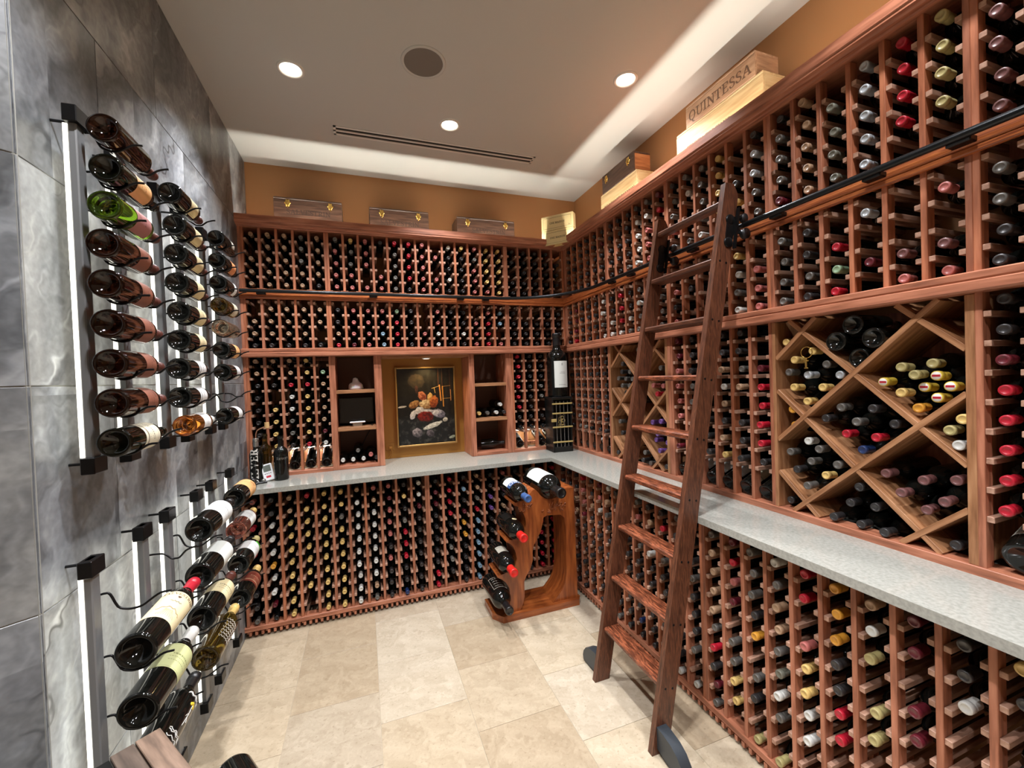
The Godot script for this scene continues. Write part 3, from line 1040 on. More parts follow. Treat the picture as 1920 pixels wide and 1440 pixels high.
# ---- the room ----------------------------------------------------------------------------------
func build_room() -> void:
	# floor: travertine tiles on a bed of grout
	var fl := structure("floor", null, null)
	obj("grout_bed", MB.new().bx(Vector3(-3.7, -0.12, -0.4), Vector3(0.4, -0.0025, 4.9)), M.grout, fl)
	var tw := 0.4175
	var tl := 0.435
	for i in range(-5, 4):
		var x0 := -1.2745 + i * tw
		var off: float = 0.1775 + (0.2175 if posmod(i, 2) == 1 else 0.0)
		for j in range(-2, 11):
			var z0 := off + (j - 1) * tl
			if x0 + tw > 0.35 or z0 > 4.75 or z0 < -0.5:
				continue
			var mb := MB.new()
			mb.box(Transform3D(), Vector3(tw - 0.0022, 0.012, tl - 0.0022), 0.0008)
			obj("floor_tile", mb, M.travs[rng.randi() % 6], fl, at(x0 + tw / 2, -0.006, z0 + tl / 2))
	# ceiling
	structure("ceiling", MB.new().bx(Vector3(-3.8, YC, -0.5), Vector3(0.5, YC + 0.1, 5.0)), M.ceiling)
	structure("wall_back", MB.new().bx(Vector3(-3.7, 0.0, -0.42), Vector3(0.5, YC, -0.292)), M.wall_paint)
	structure("wall_right", MB.new().bx(Vector3(0.292, 0.0, -0.3), Vector3(0.42, YC, 4.9)), M.wall_paint)
	structure("wall_front", MB.new().bx(Vector3(-3.8, 0.0, 4.75), Vector3(0.5, YC, 4.9)), M.near_wall)
	structure("wall_far_left", MB.new().bx(Vector3(-3.75, 0.0, 2.7), Vector3(-3.6, YC, 4.8)), M.near_wall)
	# stone wall: big slate tiles in running bond
	var wl := structure("wall_left", null, null)
	obj("backing", MB.new().bx(Vector3(-2.62, 0, -0.35), Vector3(XL - 0.003, YC, 1.955)), M.stone_grout, wl)
	var ys := [0.0, 0.503, 1.07, 1.637, 2.204, 2.757, YC]
	var kk := 0
	for r in 6:
		var edges := [-0.29]
		var z: float = [0.19, 0.465, 0.19, 0.465, 0.19, 0.465][r]
		if r == 4:
			z = 0.19
		while z < 1.80:
			edges.append(z)
			z += 0.70
		edges.append(1.952)
		for k in edges.size() - 1:
			var mb := MB.new()
			var hh: float = ys[r + 1] - ys[r] - 0.003
			var ww: float = edges[k + 1] - edges[k] - 0.003
			mb.box(Transform3D(), Vector3(0.012, hh, ww), 0.001)
			obj("stone_tile", mb, M.stones[(kk * 5 + r * 2) % 6], wl, at(XL - 0.006, (ys[r] + ys[r + 1]) / 2, (edges[k] + edges[k + 1]) / 2))
			kk += 1
	# the stone wall turns away towards the door side
	var wa := structure("wall_left_angle", null, null, Transform3D(Basis(Vector3(0.801, 0, -0.599), Vector3.UP, Vector3(0.599, 0, 0.801)).orthonormalized(), Vector3(XL, 0, 1.952)))   # local -x runs away from the corner, local z looks into the room
	obj("backing", MB.new().bx(Vector3(-1.5, 0, -0.14), Vector3(0.004, YC, -0.003)), M.stone_grout, wa)
	for r in 6:
		for k in 3:
			var x0: float = [0.0, 0.34, 1.04][k] if r % 2 == 0 else [0.0, 0.69, 1.39][k]
			var x1: float = [0.34, 1.04, 1.5][k] if r % 2 == 0 else [0.69, 1.39, 1.5][k]
			var mb := MB.new()
			mb.box(Transform3D(), Vector3(x1 - x0 - 0.003, ys[r + 1] - ys[r] - 0.003, 0.012), 0.001)
			obj("stone_tile", mb, M.stones[(kk * 5 + r) % 6], wa, at(-(x0 + x1) / 2, (ys[r] + ys[r + 1]) / 2, -0.006))
			kk += 1
	# ceiling fittings
	var sp := thing("ceiling_speaker", "round grey flush speaker grille in the ceiling between the downlights", "speaker", at(-1.34, YC, 1.08))
	obj("rim", MB.new().lathe(Transform3D(), [Vector2(0.118, -0.0005), Vector2(0.117, -0.004), Vector2(0.106, -0.006), Vector2(0.101, -0.003)], 48), M.ceiling, sp)
	obj("grille", MB.new().lathe(Transform3D(), [Vector2(0, -0.0055), Vector2(0.08, -0.005), Vector2(0.1015, -0.003)], 48), M.grille, sp)
	var vt := thing("air_vent", "long white slot air diffuser in the ceiling along the back wall", "air vent", at(-1.112, YC, 0.32))
	var fr := MB.new()
	for e in [[-0.715, -0.052, 0.715, -0.036], [-0.715, -0.008, 0.715, 0.008], [-0.715, 0.036, 0.715, 0.052], [-0.715, -0.052, -0.700, 0.052], [0.700, -0.052, 0.715, 0.052]]:
		fr.bx(Vector3(e[0], -0.005, e[1]), Vector3(e[2], -0.0005, e[3]))
	obj("frame", fr, M.white_trim, vt)
	for e in [-0.022, 0.022]:
		obj("slot", MB.new().bx(Vector3(-0.7, -0.0022, e - 0.0145), Vector3(0.7, -0.0008, e + 0.0145)), M.dark_void, vt)
		obj("blade", MB.new().bx(Vector3(-0.7, -0.0042, e - 0.011), Vector3(0.7, -0.0024, e - 0.005)), M.grille, vt)


# ---- racks, their trim and their bottles -------------------------------------------------------
func build_racks() -> void:
	var low := []
	for k in 8:
		low.append(1.752 - 0.0861 * k)
	var base := []
	for k in 10:
		base.append(0.836 - 0.0861 * k)
	var yt := 2.72
	var ym := 1.872
	rack(TB, -2.4654, 5, ym, yt, R9, 0.0, false, "five-column upper wine rack on the back wall beside the stone wall", "upper rack beside stone wall", ["c.ccc.ccd", "ccccccccd", "ccccccccd", "gggcccccd", "ccccdcc.d"], 2.204)
	rack(TB, -1.9236, 13, ym, yt, R9, 0.0, false, "long thirteen-column upper wine rack in the middle of the back wall", "long upper back rack", ["gppppddcr", "yggpppppm", "ppp.ppppp", "d..ppppll", "rggggnrrr", "rrrrddddd", "ppppp..pp", ".p.ppppww", "wddwddddd", "yddddddwd", "pgppp.ppp", "yyyypprrr", "yyyyyll.p"], 2.204)
	rack(TB, -0.5418, 5, ym, yt, R9, 0.0, false, "five-column upper wine rack on the back wall against the corner", "upper back rack by the corner", ["dd.dddddd", "ddddd.ddd", "ddddd.ddd", "dddd.dddd", ".ddd.dddd"], 2.204)
	var ru := [["ddddddddd", "dddddmmmr", "ddddddddd", "ddddddddd", "ddddddddd", "dmdddwwgw"], ["dddddddww", "dddddrrrw", "ddddgddwg", "dwwwwgwgg", "gwpppwddd", "mrrrrdggg"], ["dggpsdpdp", "gw..gdd..", "ggggwd...", "yyyyggd..", "..dyyywgw", "dssgg.ppp"], ["dgggmgggg", "cccccddgd", ".eeee.rnr", "ssssss.m.", "rrrr...hp", "ffff.p.hp"], [".hhhhggdd", ".hdhh.dgd", "dgd.dmd.d", "gddgdd.dd", "dd.ddmddd", "ddgddddd."]]
	var un := ["right upper rack touching the corner", "upper rack above small diamond bin", "upper rack behind the ladder top", "upper rack above big diamond bin", "upper rack at right edge"]
	var ul := ["first six-column upper rack on the right wall, touching the corner", "second six-column upper rack on the right wall, above the small diamond bin", "third six-column upper rack on the right wall, behind the ladder top", "fourth six-column upper rack on the right wall, above the big diamond bin", "six-column upper rack on the right wall at the right edge of the photo"]
	for k in 5:
		rack(TR, 0.0316 + 0.6468 * k, 6, ym, yt, R9, 0.0, k >= 2, ul[k], un[k], ru[k], 2.204)
	# middle tier
	rack(TB, -2.4654, 5, 0.998, 1.818, low, 0.0, false, "five-column lower wine rack left of the shelf cabinet with the screen", "lower rack beside stone wall", ["ccdddddd", "ccd.yyyy", "ccrwwggd", "yyryyyyr", ".nccccmw"])
	rack(TB, -0.519, 4, 0.998, 1.818, low, 0.0, false, "four-column lower wine rack on the back wall behind the giant bottle", "lower rack behind giant bottle", ["rrrrrrdk", "dddddddk", "dddgg.dk", "ddddd..d"])
	rack(TR, 0.0316, 6, 0.998, 1.818, low, 0.0, false, "six-column lower rack between the corner and the small diamond bin", "lower rack beside small diamond bin", ["dddddddd", "ddddddgg", "dddddddg", "dddddddk", "dddddddd", "dddddddd"])
	rack(TR, 1.3252, 6, 0.998, 1.818, low, 0.0, true, "six-column lower rack between the two diamond bins", "lower rack between diamond bins", ["mmpppp.m", "dddgggdd", "dddd.ddd", "ddcwcdcy", "ddgc.ddd", "..mrrrrd"])
	rack(TR, 2.6188, 6, 0.998, 1.818, low, 0.0, true, "lower rack with red capsules right of the big diamond bin", "lower rack right of big bin", ["ddmrrrrr", "dddmrd.d", "d.dddddd", "dddddddd", "dd.ddddd", "dddddddd"])
	# base tier under the worktop
	rack(TB, -2.4697, 11, 0.03, 0.944, base, 0.25, false, "eleven-column base rack under the worktop beside the stone wall", "base rack beside stone wall", ["prrrrrdddg", "ddwwwowwmk", "ccyyyyyyyy", "ryyyyyyy..", "yyyyyyyyyy", "yygyyyyyyy", "cwwwwwwwww", "pcwwwwwwcg", "pmpppdpddd", "dydgrrrddb", "wwmddddddd"])
	rack(TB, -1.2979, 10, 0.03, 0.944, base, 0.25, false, "ten-column base rack under the worktop behind the display stand", "base rack behind display stand", ["dmmdddddrr", "rrrrddggd.", "dldmoodddd", "ccgrllllll", "ddvvdddddd", "ppdcdddddd", "dddddddddd", "cddddddddd", "rdddrrrrrr", "rdddrrrrrr"])
	rack(TR, 0.3026, 14, 0.03, 0.944, base, 0.25, true, "fourteen-column base rack on the right wall behind the ladder", "right base rack behind ladder", ["ddkdddddkd", "dddkdddddd", "ddccdddddd", "rppmdddddd", "ddcddddddd", "mpwddddddd", "wcgddddddd", "ddddkddddg", "dgdddddddd", "gpdgddddbd", "dcgwdddddd", "drdgdddddd", "gdrgdddddw", "dddgdddg.w"])
	rack(TR, 1.7894, 14, 0.03, 0.944, base, 0.25, true, "fourteen-column base rack on the right wall in the foreground", "foreground right base rack", ["gccccgrdmg", "mrpm.ggyy.", "gggdo.gd.f", "wgccgewg.f", "rr.pyyww..", "oooddrr...", "cwf.ff....", "mm.mm.....", "ddw...d...", "yd.d.d....", "ddd.d.d...", "d.dd......", "dd.d......", "d.d......."])
	# display rows at the foot of the middle tier
	for q in [[TB, -2.4654 + 2.5 * P + S / 2, "dark bottle tilted in the display row, third column from the stone wall", "k", null], [TB, -2.4654 + 3.5 * P + S / 2, "black bottle tilted in the display row below the red capsule", "k", null], [TB, -2.4654 + 4.5 * P + S / 2, "black bottle tilted in the display row beside the shelf cabinet", "k", null], [TB, -0.519 + 0.5 * P + S / 2, "white-labelled dark bottle tilted right of the shelf cabinet", "d", M.paper_white], [TB, -0.519 + 2.5 * P + S / 2, "dark bottle tilted in the display row left of the giant bottle", "k", M.paper_white], [TB, -0.519 + 3.5 * P + S / 2, "cream-labelled bottle tilted right behind the gold-barred case", "d", M.paper_cream2]]:
		tilted(q[0], q[1], 1.037, -0.022, 0.0365, 0.28, q[2], "bordeaux", q[4], q[3])
	for k in 6:
		tilted(TR, 0.0316 + (k + 0.5) * P + S / 2, 1.037, -0.022, 0.0365, 0.28, "dark bottle tilted in the right display row, %s from the corner" % ORD[k + 1], "bordeaux", M.paper_white if k == 3 else null, "d")
	for q in [[0, "dark bottle with pale foil tilted beside the small diamond bin", M.paper_white, "bordeaux"], [1, "dark bottle tilted in the display row behind the ladder", M.paper_white, "bordeaux"], [2, "white-labelled bottle tilted just right of the ladder, two left of the cream label", M.paper_white, "bordeaux"], [3, "white-labelled bottle tilted between two others right of the ladder", M.paper_white, "bordeaux"], [4, "broad cream-labelled bottle tilted in the display row, second left of big bin", M.paper_cream2, "burgundy"], [5, "dark bottle tilted against the left side of the big diamond bin", null, "burgundy"]]:
		tilted(TR, 1.3252 + (q[0] + 0.5) * P + S / 2, 1.04, -0.022, 0.04, 0.28, q[1], q[3], q[2], "d", M.black_glass)
	tilted(TR, 2.6188 + P * 0.9, 1.055, -0.005, 0.052, 0.28, "grey-labelled magnum tilted at the right edge beside the big diamond bin", "burgundy", M.paper_grey, "d")


func moulding(T: Transform3D, prof: Array, u0: float, u1: float) -> MB:   # prof in (d, y), drawn along u
	var B := Transform3D(T.basis * Basis(Vector3(0, 0, 1), Vector3(0, 1, 0), Vector3(-1, 0, 0)), Vector3.ZERO)
	return MB.new().prism(B, prof, -u1, -u0)


func build_trim() -> void:
	var crown := [Vector2(-0.004, 2.7165), Vector2(0.020, 2.7165), Vector2(0.024, 2.7215), Vector2(0.040, 2.7235), Vector2(0.046, 2.7285), Vector2(0.058, 2.7325), Vector2(0.058, 2.742), Vector2(0.062, 2.746), Vector2(0.062, 2.785), Vector2(0.0565, 2.785), Vector2(0.0565, 2.7365), Vector2(-0.004, 2.7305)]
	var pieces := [["crown_moulding", TB, XL, 0.062, "stepped dark wood crown moulding along the top of the back racks"], ["crown_moulding", TR, -0.062, 3.2656, "stepped dark wood crown moulding along the top of the right racks"]]
	for q in pieces:
		tag(obj(q[0], moulding(q[1], crown, q[2], q[3]), M.mahogany_x if q[1] == TB else M.mahogany_z), q[4], "moulding", "crown mouldings")
	for q in [[TB, XL, 0.05, "back"], [TR, 0.0, 3.2656, "right"]]:
		var dk := thing("rack_top", "flat top board of the %s racks behind the crown moulding" % q[3], "rack top", Transform3D(q[0].basis, Vector3.ZERO))
		obj("top_board", MB.new().bx(Vector3(q[1], 2.7225, -0.291), Vector3(q[2], 2.7285, -0.004)), M.mahogany_x if q[0] == TB else M.mahogany_z, dk)
		var len: float = q[2] - q[1] - 0.06
		var mid: float = (q[1] + q[2]) / 2
		obj("led_strip", MB.new().bx(Vector3(mid - len / 2, 2.7368, 0.0480), Vector3(mid + len / 2, 2.7392, 0.0540)), M.cove_led, dk)
		strip(Transform3D(Basis(Vector3(1, 0, 0), Vector3(0, 0, 1), Vector3(0, -1, 0)), Vector3(mid, 2.7405, 0.0510)), len, COVE * len, dk, 0.005)
	var ledge := [Vector2(-0.02, 1.816), Vector2(0.036, 1.816), Vector2(0.042, 1.822), Vector2(0.042, 1.846), Vector2(0.036, 1.850), Vector2(0.040, 1.855), Vector2(0.040, 1.872), Vector2(0.034, 1.876), Vector2(-0.02, 1.876)]
	tag(obj("shelf_moulding", moulding(TB, ledge, XL, 0.0), M.mahogany_x), "stepped wood moulding between the upper and lower back racks", "moulding", "shelf mouldings")
	tag(obj("shelf_moulding", moulding(TR, ledge, -0.04, 3.2656), M.mahogany_z), "stepped wood moulding between the upper and lower right racks", "moulding", "shelf mouldings")
	var rail := [Vector2(0.0, 2.222), Vector2(0.013, 2.222), Vector2(0.016, 2.226), Vector2(0.016, 2.238), Vector2(0.012, 2.242), Vector2(0.018, 2.247), Vector2(0.018, 2.288), Vector2(0.014, 2.292), Vector2(0.0, 2.292)]
	tag(obj("rail_board", moulding(TB, rail, XL, 0.0), M.board_x), "orange-brown wood board behind the ladder rail on the back wall", "board", "boards behind the ladder rail")
	tag(obj("rail_board", moulding(TR, rail, -0.018, 3.2656), M.board_z), "orange-brown wood board behind the ladder rail on the right wall", "board", "boards behind the ladder rail")
	# corner post and toe boards
	tag(obj("corner_post", MB.new().bx(Vector3(0, 1.876, -0.02), Vector3(0.03, 2.7165, 0.0316), 0.002), M.mahogany_y), "upright wooden post where back and right racks meet", "post")
	tag(obj("base_corner_post", MB.new().bx(Vector3(-0.25, 0.05, 0.2), Vector3(-0.225, 0.944, 0.3026), 0.002), M.mahogany_y), "upright wooden post in the corner of the base racks", "post")
	var toes := [[TB, XL, -1.94, 0.975, 1.0, 0.006, "toe board below the lower rack left of the screen cabinet"], [TB, -0.519, 0.0, 0.975, 1.0, 0.006, "toe board below the lower rack behind the giant bottle"], [TR, 0.0, 3.2656, 0.975, 1.003, 0.006, "long toe board along the foot of the right lower racks"], [TB, XL, -0.25, 0.045, 0.072, 0.256, "bottom board along the back base racks"], [TR, 0.25, 3.2656, 0.045, 0.072, 0.256, "bottom board along the right base racks"]]
	for q in toes:
		var deep: float = 0.022
		tag(obj("toe_board", moulding(q[0], [Vector2(q[5] - deep - 0.05, q[3]), Vector2(q[5], q[3]), Vector2(q[5], q[4] - 0.002), Vector2(q[5] - 0.002, q[4]), Vector2(q[5] - deep - 0.05, q[4])], q[1], q[2]), M.mahogany_x if q[0] == TB else M.mahogany_z), q[6], "board", "toe boards")
	for q in [[TB, XL, -0.25, "dark recessed kick board with rail ends under the back base racks"], [TR, 0.25, 3.2656, "dark recessed kick board with rail ends under the right base racks"]]:
		var o := thing("kick_board", q[3], "board", Transform3D(q[0].basis, Vector3.ZERO), "kick boards")
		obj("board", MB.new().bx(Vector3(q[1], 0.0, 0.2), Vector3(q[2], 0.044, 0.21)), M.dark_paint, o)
		var ends := MB.new()
		var u: float = q[1] + 0.03
		while u < q[2]:
			ends.box(at(u, 0.028, 0.235), Vector3(0.015, 0.022, 0.04))
			u += 0.035
		obj("rail_ends", ends, M.mahogany_y, o).set_meta("kind", "stuff")
	tag(obj("filler_strip", MB.new().bx(Vector3(XL, 0.998, -0.02), Vector3(-2.4654, 2.72, 0.001)), M.mahogany_y), "narrow wood filler strip between back racks and stone wall", "filler strip")
	# worktop: one L-shaped slab
	var slab := [Vector2(XL, 0.291), Vector2(XL, -0.36), Vector2(-0.345, -0.36), Vector2(-0.345, -3.27), Vector2(0.291, -3.27), Vector2(0.291, 0.291)]
	var sm := MB.new().prism(Transform3D(Basis(Vector3(1, 0, 0), Vector3(0, 0, -1), Vector3(0, 1, 0)), Vector3.ZERO), slab, 0.945, 0.975)
	tag(obj("worktop", sm, M.quartz), "pale grey polished L-shaped stone worktop running along both walls", "worktop")
	# ladder rail: a dark tube along both walls, bent round the corner
	var lr := thing("ladder_rail", "dark metal ladder rail tube curving round the corner of both walls", "ladder rail", Transform3D())
	var pts := [Vector3(-2.47, 2.27, 0.05), Vector3(-1.6, 2.27, 0.05), Vector3(-0.66, 2.27, 0.05)]
	for k in range(1, 16):
		var a := PI / 2 * k / 16.0
		pts.append(Vector3(-0.65 + 0.6 * sin(a), 2.27, 0.65 - 0.6 * cos(a)))
	for z in [0.66, 1.5, 2.4, 3.26]:
		pts.append(Vector3(-0.05, 2.27, z))
	obj("tube", MB.new().tube(pts, 0.0125, 14), M.steel_rail, lr)
	for x in [-2.346, -1.611, -0.947, -0.738]:
		obj("bracket", MB.new().bx(Vector3(x - 0.028, 2.248, 0.012), Vector3(x + 0.028, 2.266, 0.052), 0.003), M.black_metal, lr)
	for z in [0.80, 1.02, 1.56, 2.04, 2.39, 2.61, 3.1]:
		obj("bracket", MB.new().bx(Vector3(-0.052, 2.248, z - 0.028), Vector3(-0.012, 2.266, z + 0.028), 0.003), M.black_metal, lr)


const COVE := 0.46


func cubby(u0: float, u1: float, sh: Array, label: String) -> Node3D:
	var o := thing("shelf_cabinet", label, "shelf cabinet", at(u0, 0.976, 0))
	var w := u1 - u0
	var h := 1.817 - 0.976
	obj("side_panel", MB.new().bx(Vector3(0, 0, -0.285), Vector3(0.043, h, 0.002), 0.0015), M.mahogany_y, o)
	obj("side_panel", MB.new().bx(Vector3(w - 0.054, 0, -0.285), Vector3(w, h, 0.002), 0.0015), M.mahogany_y, o)
	obj("back_panel", MB.new().bx(Vector3(0.043, 0, -0.285), Vector3(w - 0.054, h, -0.275)), M.cabinet_back, o)
	obj("bottom_board", MB.new().bx(Vector3(0.043, 0.0, -0.275), Vector3(w - 0.054, 0.026, 0.001), 0.001), M.mahogany_x, o)
	for y in sh:
		obj("shelf", MB.new().bx(Vector3(0.043, y - 0.976 - 0.0255, -0.275), Vector3(w - 0.054, y - 0.976, -0.001), 0.001), M.tan_x, o)
	return o


func build_niche() -> void:
	M.cabinet_back = mat(rgb(84, 52, 34), 0.6)
	cubby(-1.9405, -1.573, [1.564, 1.284], "open wooden shelf cabinet holding a white crystal and a dark screen")
	cubby(-0.89, -0.5195, [1.574, 1.284], "open wooden shelf cabinet right of the painting")
	var nb := structure("wall_niche", null, null)
	obj("back_panel", MB.new().bx(Vector3(-1.573, 0.9755, -0.29), Vector3(-0.89, 1.817, -0.27)), M.ochre, nb)
	obj("head_board", MB.new().bx(Vector3(-1.573, 1.80, -0.27), Vector3(-0.89, 1.8155, -0.005)), M.tan_x, nb)
	var pl := thing("puck_light", "small picture light set under the top of the painting niche", "picture light", at(-1.21, 1.80, -0.16))
	obj("housing", MB.new().lathe(Transform3D(), [Vector2(0.034, 0), Vector2(0.034, -0.006), Vector2(0.026, -0.008)], 24), M.white_trim, pl)
	obj("lamp_lens", MB.new().lathe(Transform3D(), [Vector2(0, -0.0075), Vector2(0.026, -0.0075)], 24), M.shelf_led, pl)
	var l := SpotLight3D.new()
	l.name = "picture_beam"
	l.light_color = Color(1.0, 0.86, 0.6)
	l.light_energy = 0.22
	l.light_size = 0.02
	l.spot_angle = 68
	l.spot_angle_attenuation = 0.6
	l.spot_range = 4.0
	l.spot_attenuation = 2.0
	l.shadow_enabled = true
	l.position = Vector3(0, -0.014, 0)
	l.rotation_degrees.x = -100
	pl.add_child(l, true)
	# framed painting
	var pc := thing("framed_painting", "gold-framed dark still life of bread loaves in a red bowl", "painting", at(-1.21, 1.397, -0.2695))
	var fw := 0.252
	var fh := 0.333
	for e in [[-fw, -fh, -fw + 0.014, fh], [fw - 0.014, -fh, fw, fh], [-fw + 0.014, -fh, fw - 0.014, -fh + 0.014], [-fw + 0.014, fh - 0.014, fw - 0.014, fh]]:
		obj("frame_rail", MB.new().bx(Vector3(e[0], e[1], 0), Vector3(e[2], e[3], 0.036), 0.003), M.brass_frame, pc)
	obj("backing", MB.new().bx(Vector3(-fw + 0.012, -fh + 0.012, 0), Vector3(fw - 0.012, fh - 0.012, 0.02)), M.dark_void, pc)
	var cv := MB.new()
	cv.quad_uv(Vector3(-fw + 0.018, -fh + 0.018, 0.0225), Vector3(fw - 0.018, -fh + 0.018, 0.0225), Vector3(fw - 0.018, fh - 0.018, 0.0225), Vector3(-fw + 0.018, fh - 0.018, 0.0225))
	var pm := mat(Color.WHITE, 0.42)
	pm.albedo_texture = painting()
	pm.texture_repeat = false
	obj("canvas", cv, pm, pc)
	# outlet with a plugged-in cord
	var ot := thing("wall_outlet", "brown wall outlet with a plug low in the painting niche", "outlet", at(-1.518, 1.075, -0.2698))
	obj("cover_plate", MB.new().bx(Vector3(-0.036, -0.03, 0), Vector3(0.036, 0.03, 0.005), 0.002), M.ochre, ot)
	obj("plug", MB.new().bx(Vector3(-0.012, -0.018, 0.005), Vector3(0.018, 0.004, 0.026), 0.004), M.ochre, ot)
	obj("cord", MB.new().tube(smooth([Vector3(0.004, -0.016, 0.022), Vector3(0.012, -0.04, 0.022), Vector3(0.0, -0.07, 0.014), Vector3(-0.02, -0.0985, 0.01)], 4), 0.0028, 6), M.ochre, ot)
	# things on the shelves
	var bu := thing("crystal", "white crystal lump with a rounded peak on the upper left shelf", "crystal", at(-1.762, 1.564, -0.12))
	var cm := MB.new()
	var prof := [Vector2(0.0, 0.0), Vector2(0.05, 0.0), Vector2(0.053, 0.012), Vector2(0.051, 0.034), Vector2(0.043, 0.046), Vector2(0.027, 0.058), Vector2(0.021, 0.074), Vector2(0.016, 0.085), Vector2(0.0, 0.09)]
	cm.lathe(Transform3D(Basis().scaled(Vector3(1, 1, 0.7)), Vector3.ZERO), prof, 18)
	var nz := FastNoiseLite.new()
	nz.frequency = 18.0
	for i in cm.p.size():
		cm.p[i] *= 1.0 + 0.1 * nz.get_noise_3dv(cm.p[i])
	obj("crystal_body", cm, M.quartz_white, bu)
	obj("rough_base", MB.new().lathe(Transform3D(Basis().scaled(Vector3(1, 1, 0.72)), Vector3.ZERO), [Vector2(0, 0.0), Vector2(0.051, 0.0), Vector2(0.0555, 0.008), Vector2(0.052, 0.02)], 11), M.quartz_white, bu)
	var tv := thing("flat_screen", "dark flat screen standing on the middle shelf of the left cabinet", "screen", at(-1.765, 1.284, -0.16))
	obj("bezel", MB.new().bx(Vector3(-0.126, 0.02, -0.012), Vector3(0.126, 0.215, 0.012), 0.003), M.black_lacquer, tv)
	obj("display_panel", MB.new().bx(Vector3(-0.113, 0.042, 0.0115), Vector3(0.113, 0.203, 0.0128)), M.screen, tv)
	obj("stand", MB.new().bx(Vector3(-0.04, 0.0, -0.04), Vector3(0.04, 0.02, 0.04), 0.003), M.black_lacquer, tv)
	var ph := thing("tablet_dock", "white tablet dock lying in front of the dark screen", "dock", at(-1.76, 1.284, -0.08))
	obj("tray", MB.new().bx(Vector3(-0.056, 0.026, -0.02), Vector3(0.056, 0.036, 0.028), 0.004), M.plastic, ph)
	obj("foot", MB.new().bx(Vector3(-0.034, 0.0, -0.02), Vector3(0.034, 0.026, 0.02), 0.003), M.silver, ph)
	tag(obj("power_cord", MB.new().tube(smooth([Vector3(-1.665, 1.29, -0.1), Vector3(-1.655, 1.29, -0.03), Vector3(-1.662, 1.25, -0.2), Vector3(-1.70, 1.18, -0.25), Vector3(-1.735, 1.10, -0.262), Vector3(-1.74, 1.03, -0.264)], 5), 0.003, 6), M.rubber), "thin dark power cord hanging down inside the left cabinet", "cord")
	var names := ["leftmost", "second from left", "third from left", "top", "gold-ringed", "rightmost"]
	var k := 0
	for q in [[-1.873, 1.015, "w"], [-1.801, 1.014, "w"], [-1.728, 1.014, "w"], [-1.765, 1.079, "g"], [-1.674, 1.04, "p"], [-1.634, 1.014, "d"]]:
		var big: float = 0.036 if k != 4 else 0.04
		place_bottle("%s of the dark bottles lying in the bottom of the left cabinet" % names[k], "bottles lying in the left cabinet", along(Vector3(q[0], q[1] + 0.024, -0.265), Vector3(0, 0, 1)), big * 0.95, 0.235, q[2])
		k += 1
	names = ["leftmost", "second from left", "white-capped lower", "rightmost lower", "topmost"]
	k = 0
	for q in [[-0.807, 1.322, "y"], [-0.734, 1.322, "g"], [-0.656, 1.322, "w"], [-0.590, 1.322, "d"], [-0.62, 1.388, "w"]]:
		place_bottle("%s of the five dark bottles stacked on the right cabinet's middle shelf" % names[k], "bottles on the right cabinet shelf", along(Vector3(q[0], q[1], -0.265), Vector3(0, 0, 1)), 0.036, 0.235, q[2])
		k += 1
	place_bottle("squat dark decanter-shaped bottle lying at the bottom of the right cabinet", "", along(Vector3(-0.77, 1.045, -0.15), Vector3(0.9, 0.05, 0.3)), 0.042, 0.2, "k", "burgundy")
	# LED strips that light the display rows of the back wall
	for q in [[-2.3, -1.95, "hidden light strip above the display row left of the shelf cabinet"], [-0.5, -0.1, "hidden light strip above the display row behind the giant bottle"]]:
		var o := thing("led_light", q[2], "light strip", Transform3D(), "display row light strips")
		obj("led_strip", MB.new().bx(Vector3(q[0], 1.128, -0.225), Vector3(q[1], 1.136, -0.213)), M.shelf_led, o)
		strip(Transform3D(Basis(Vector3(1, 0, 0), Vector3(0, 0, 1), Vector3(0, -1, 0)).rotated(Vector3.RIGHT, PI), Vector3((q[0] + q[1]) / 2, 1.126, -0.219)), q[1] - q[0], 0.12, o, 0.01)


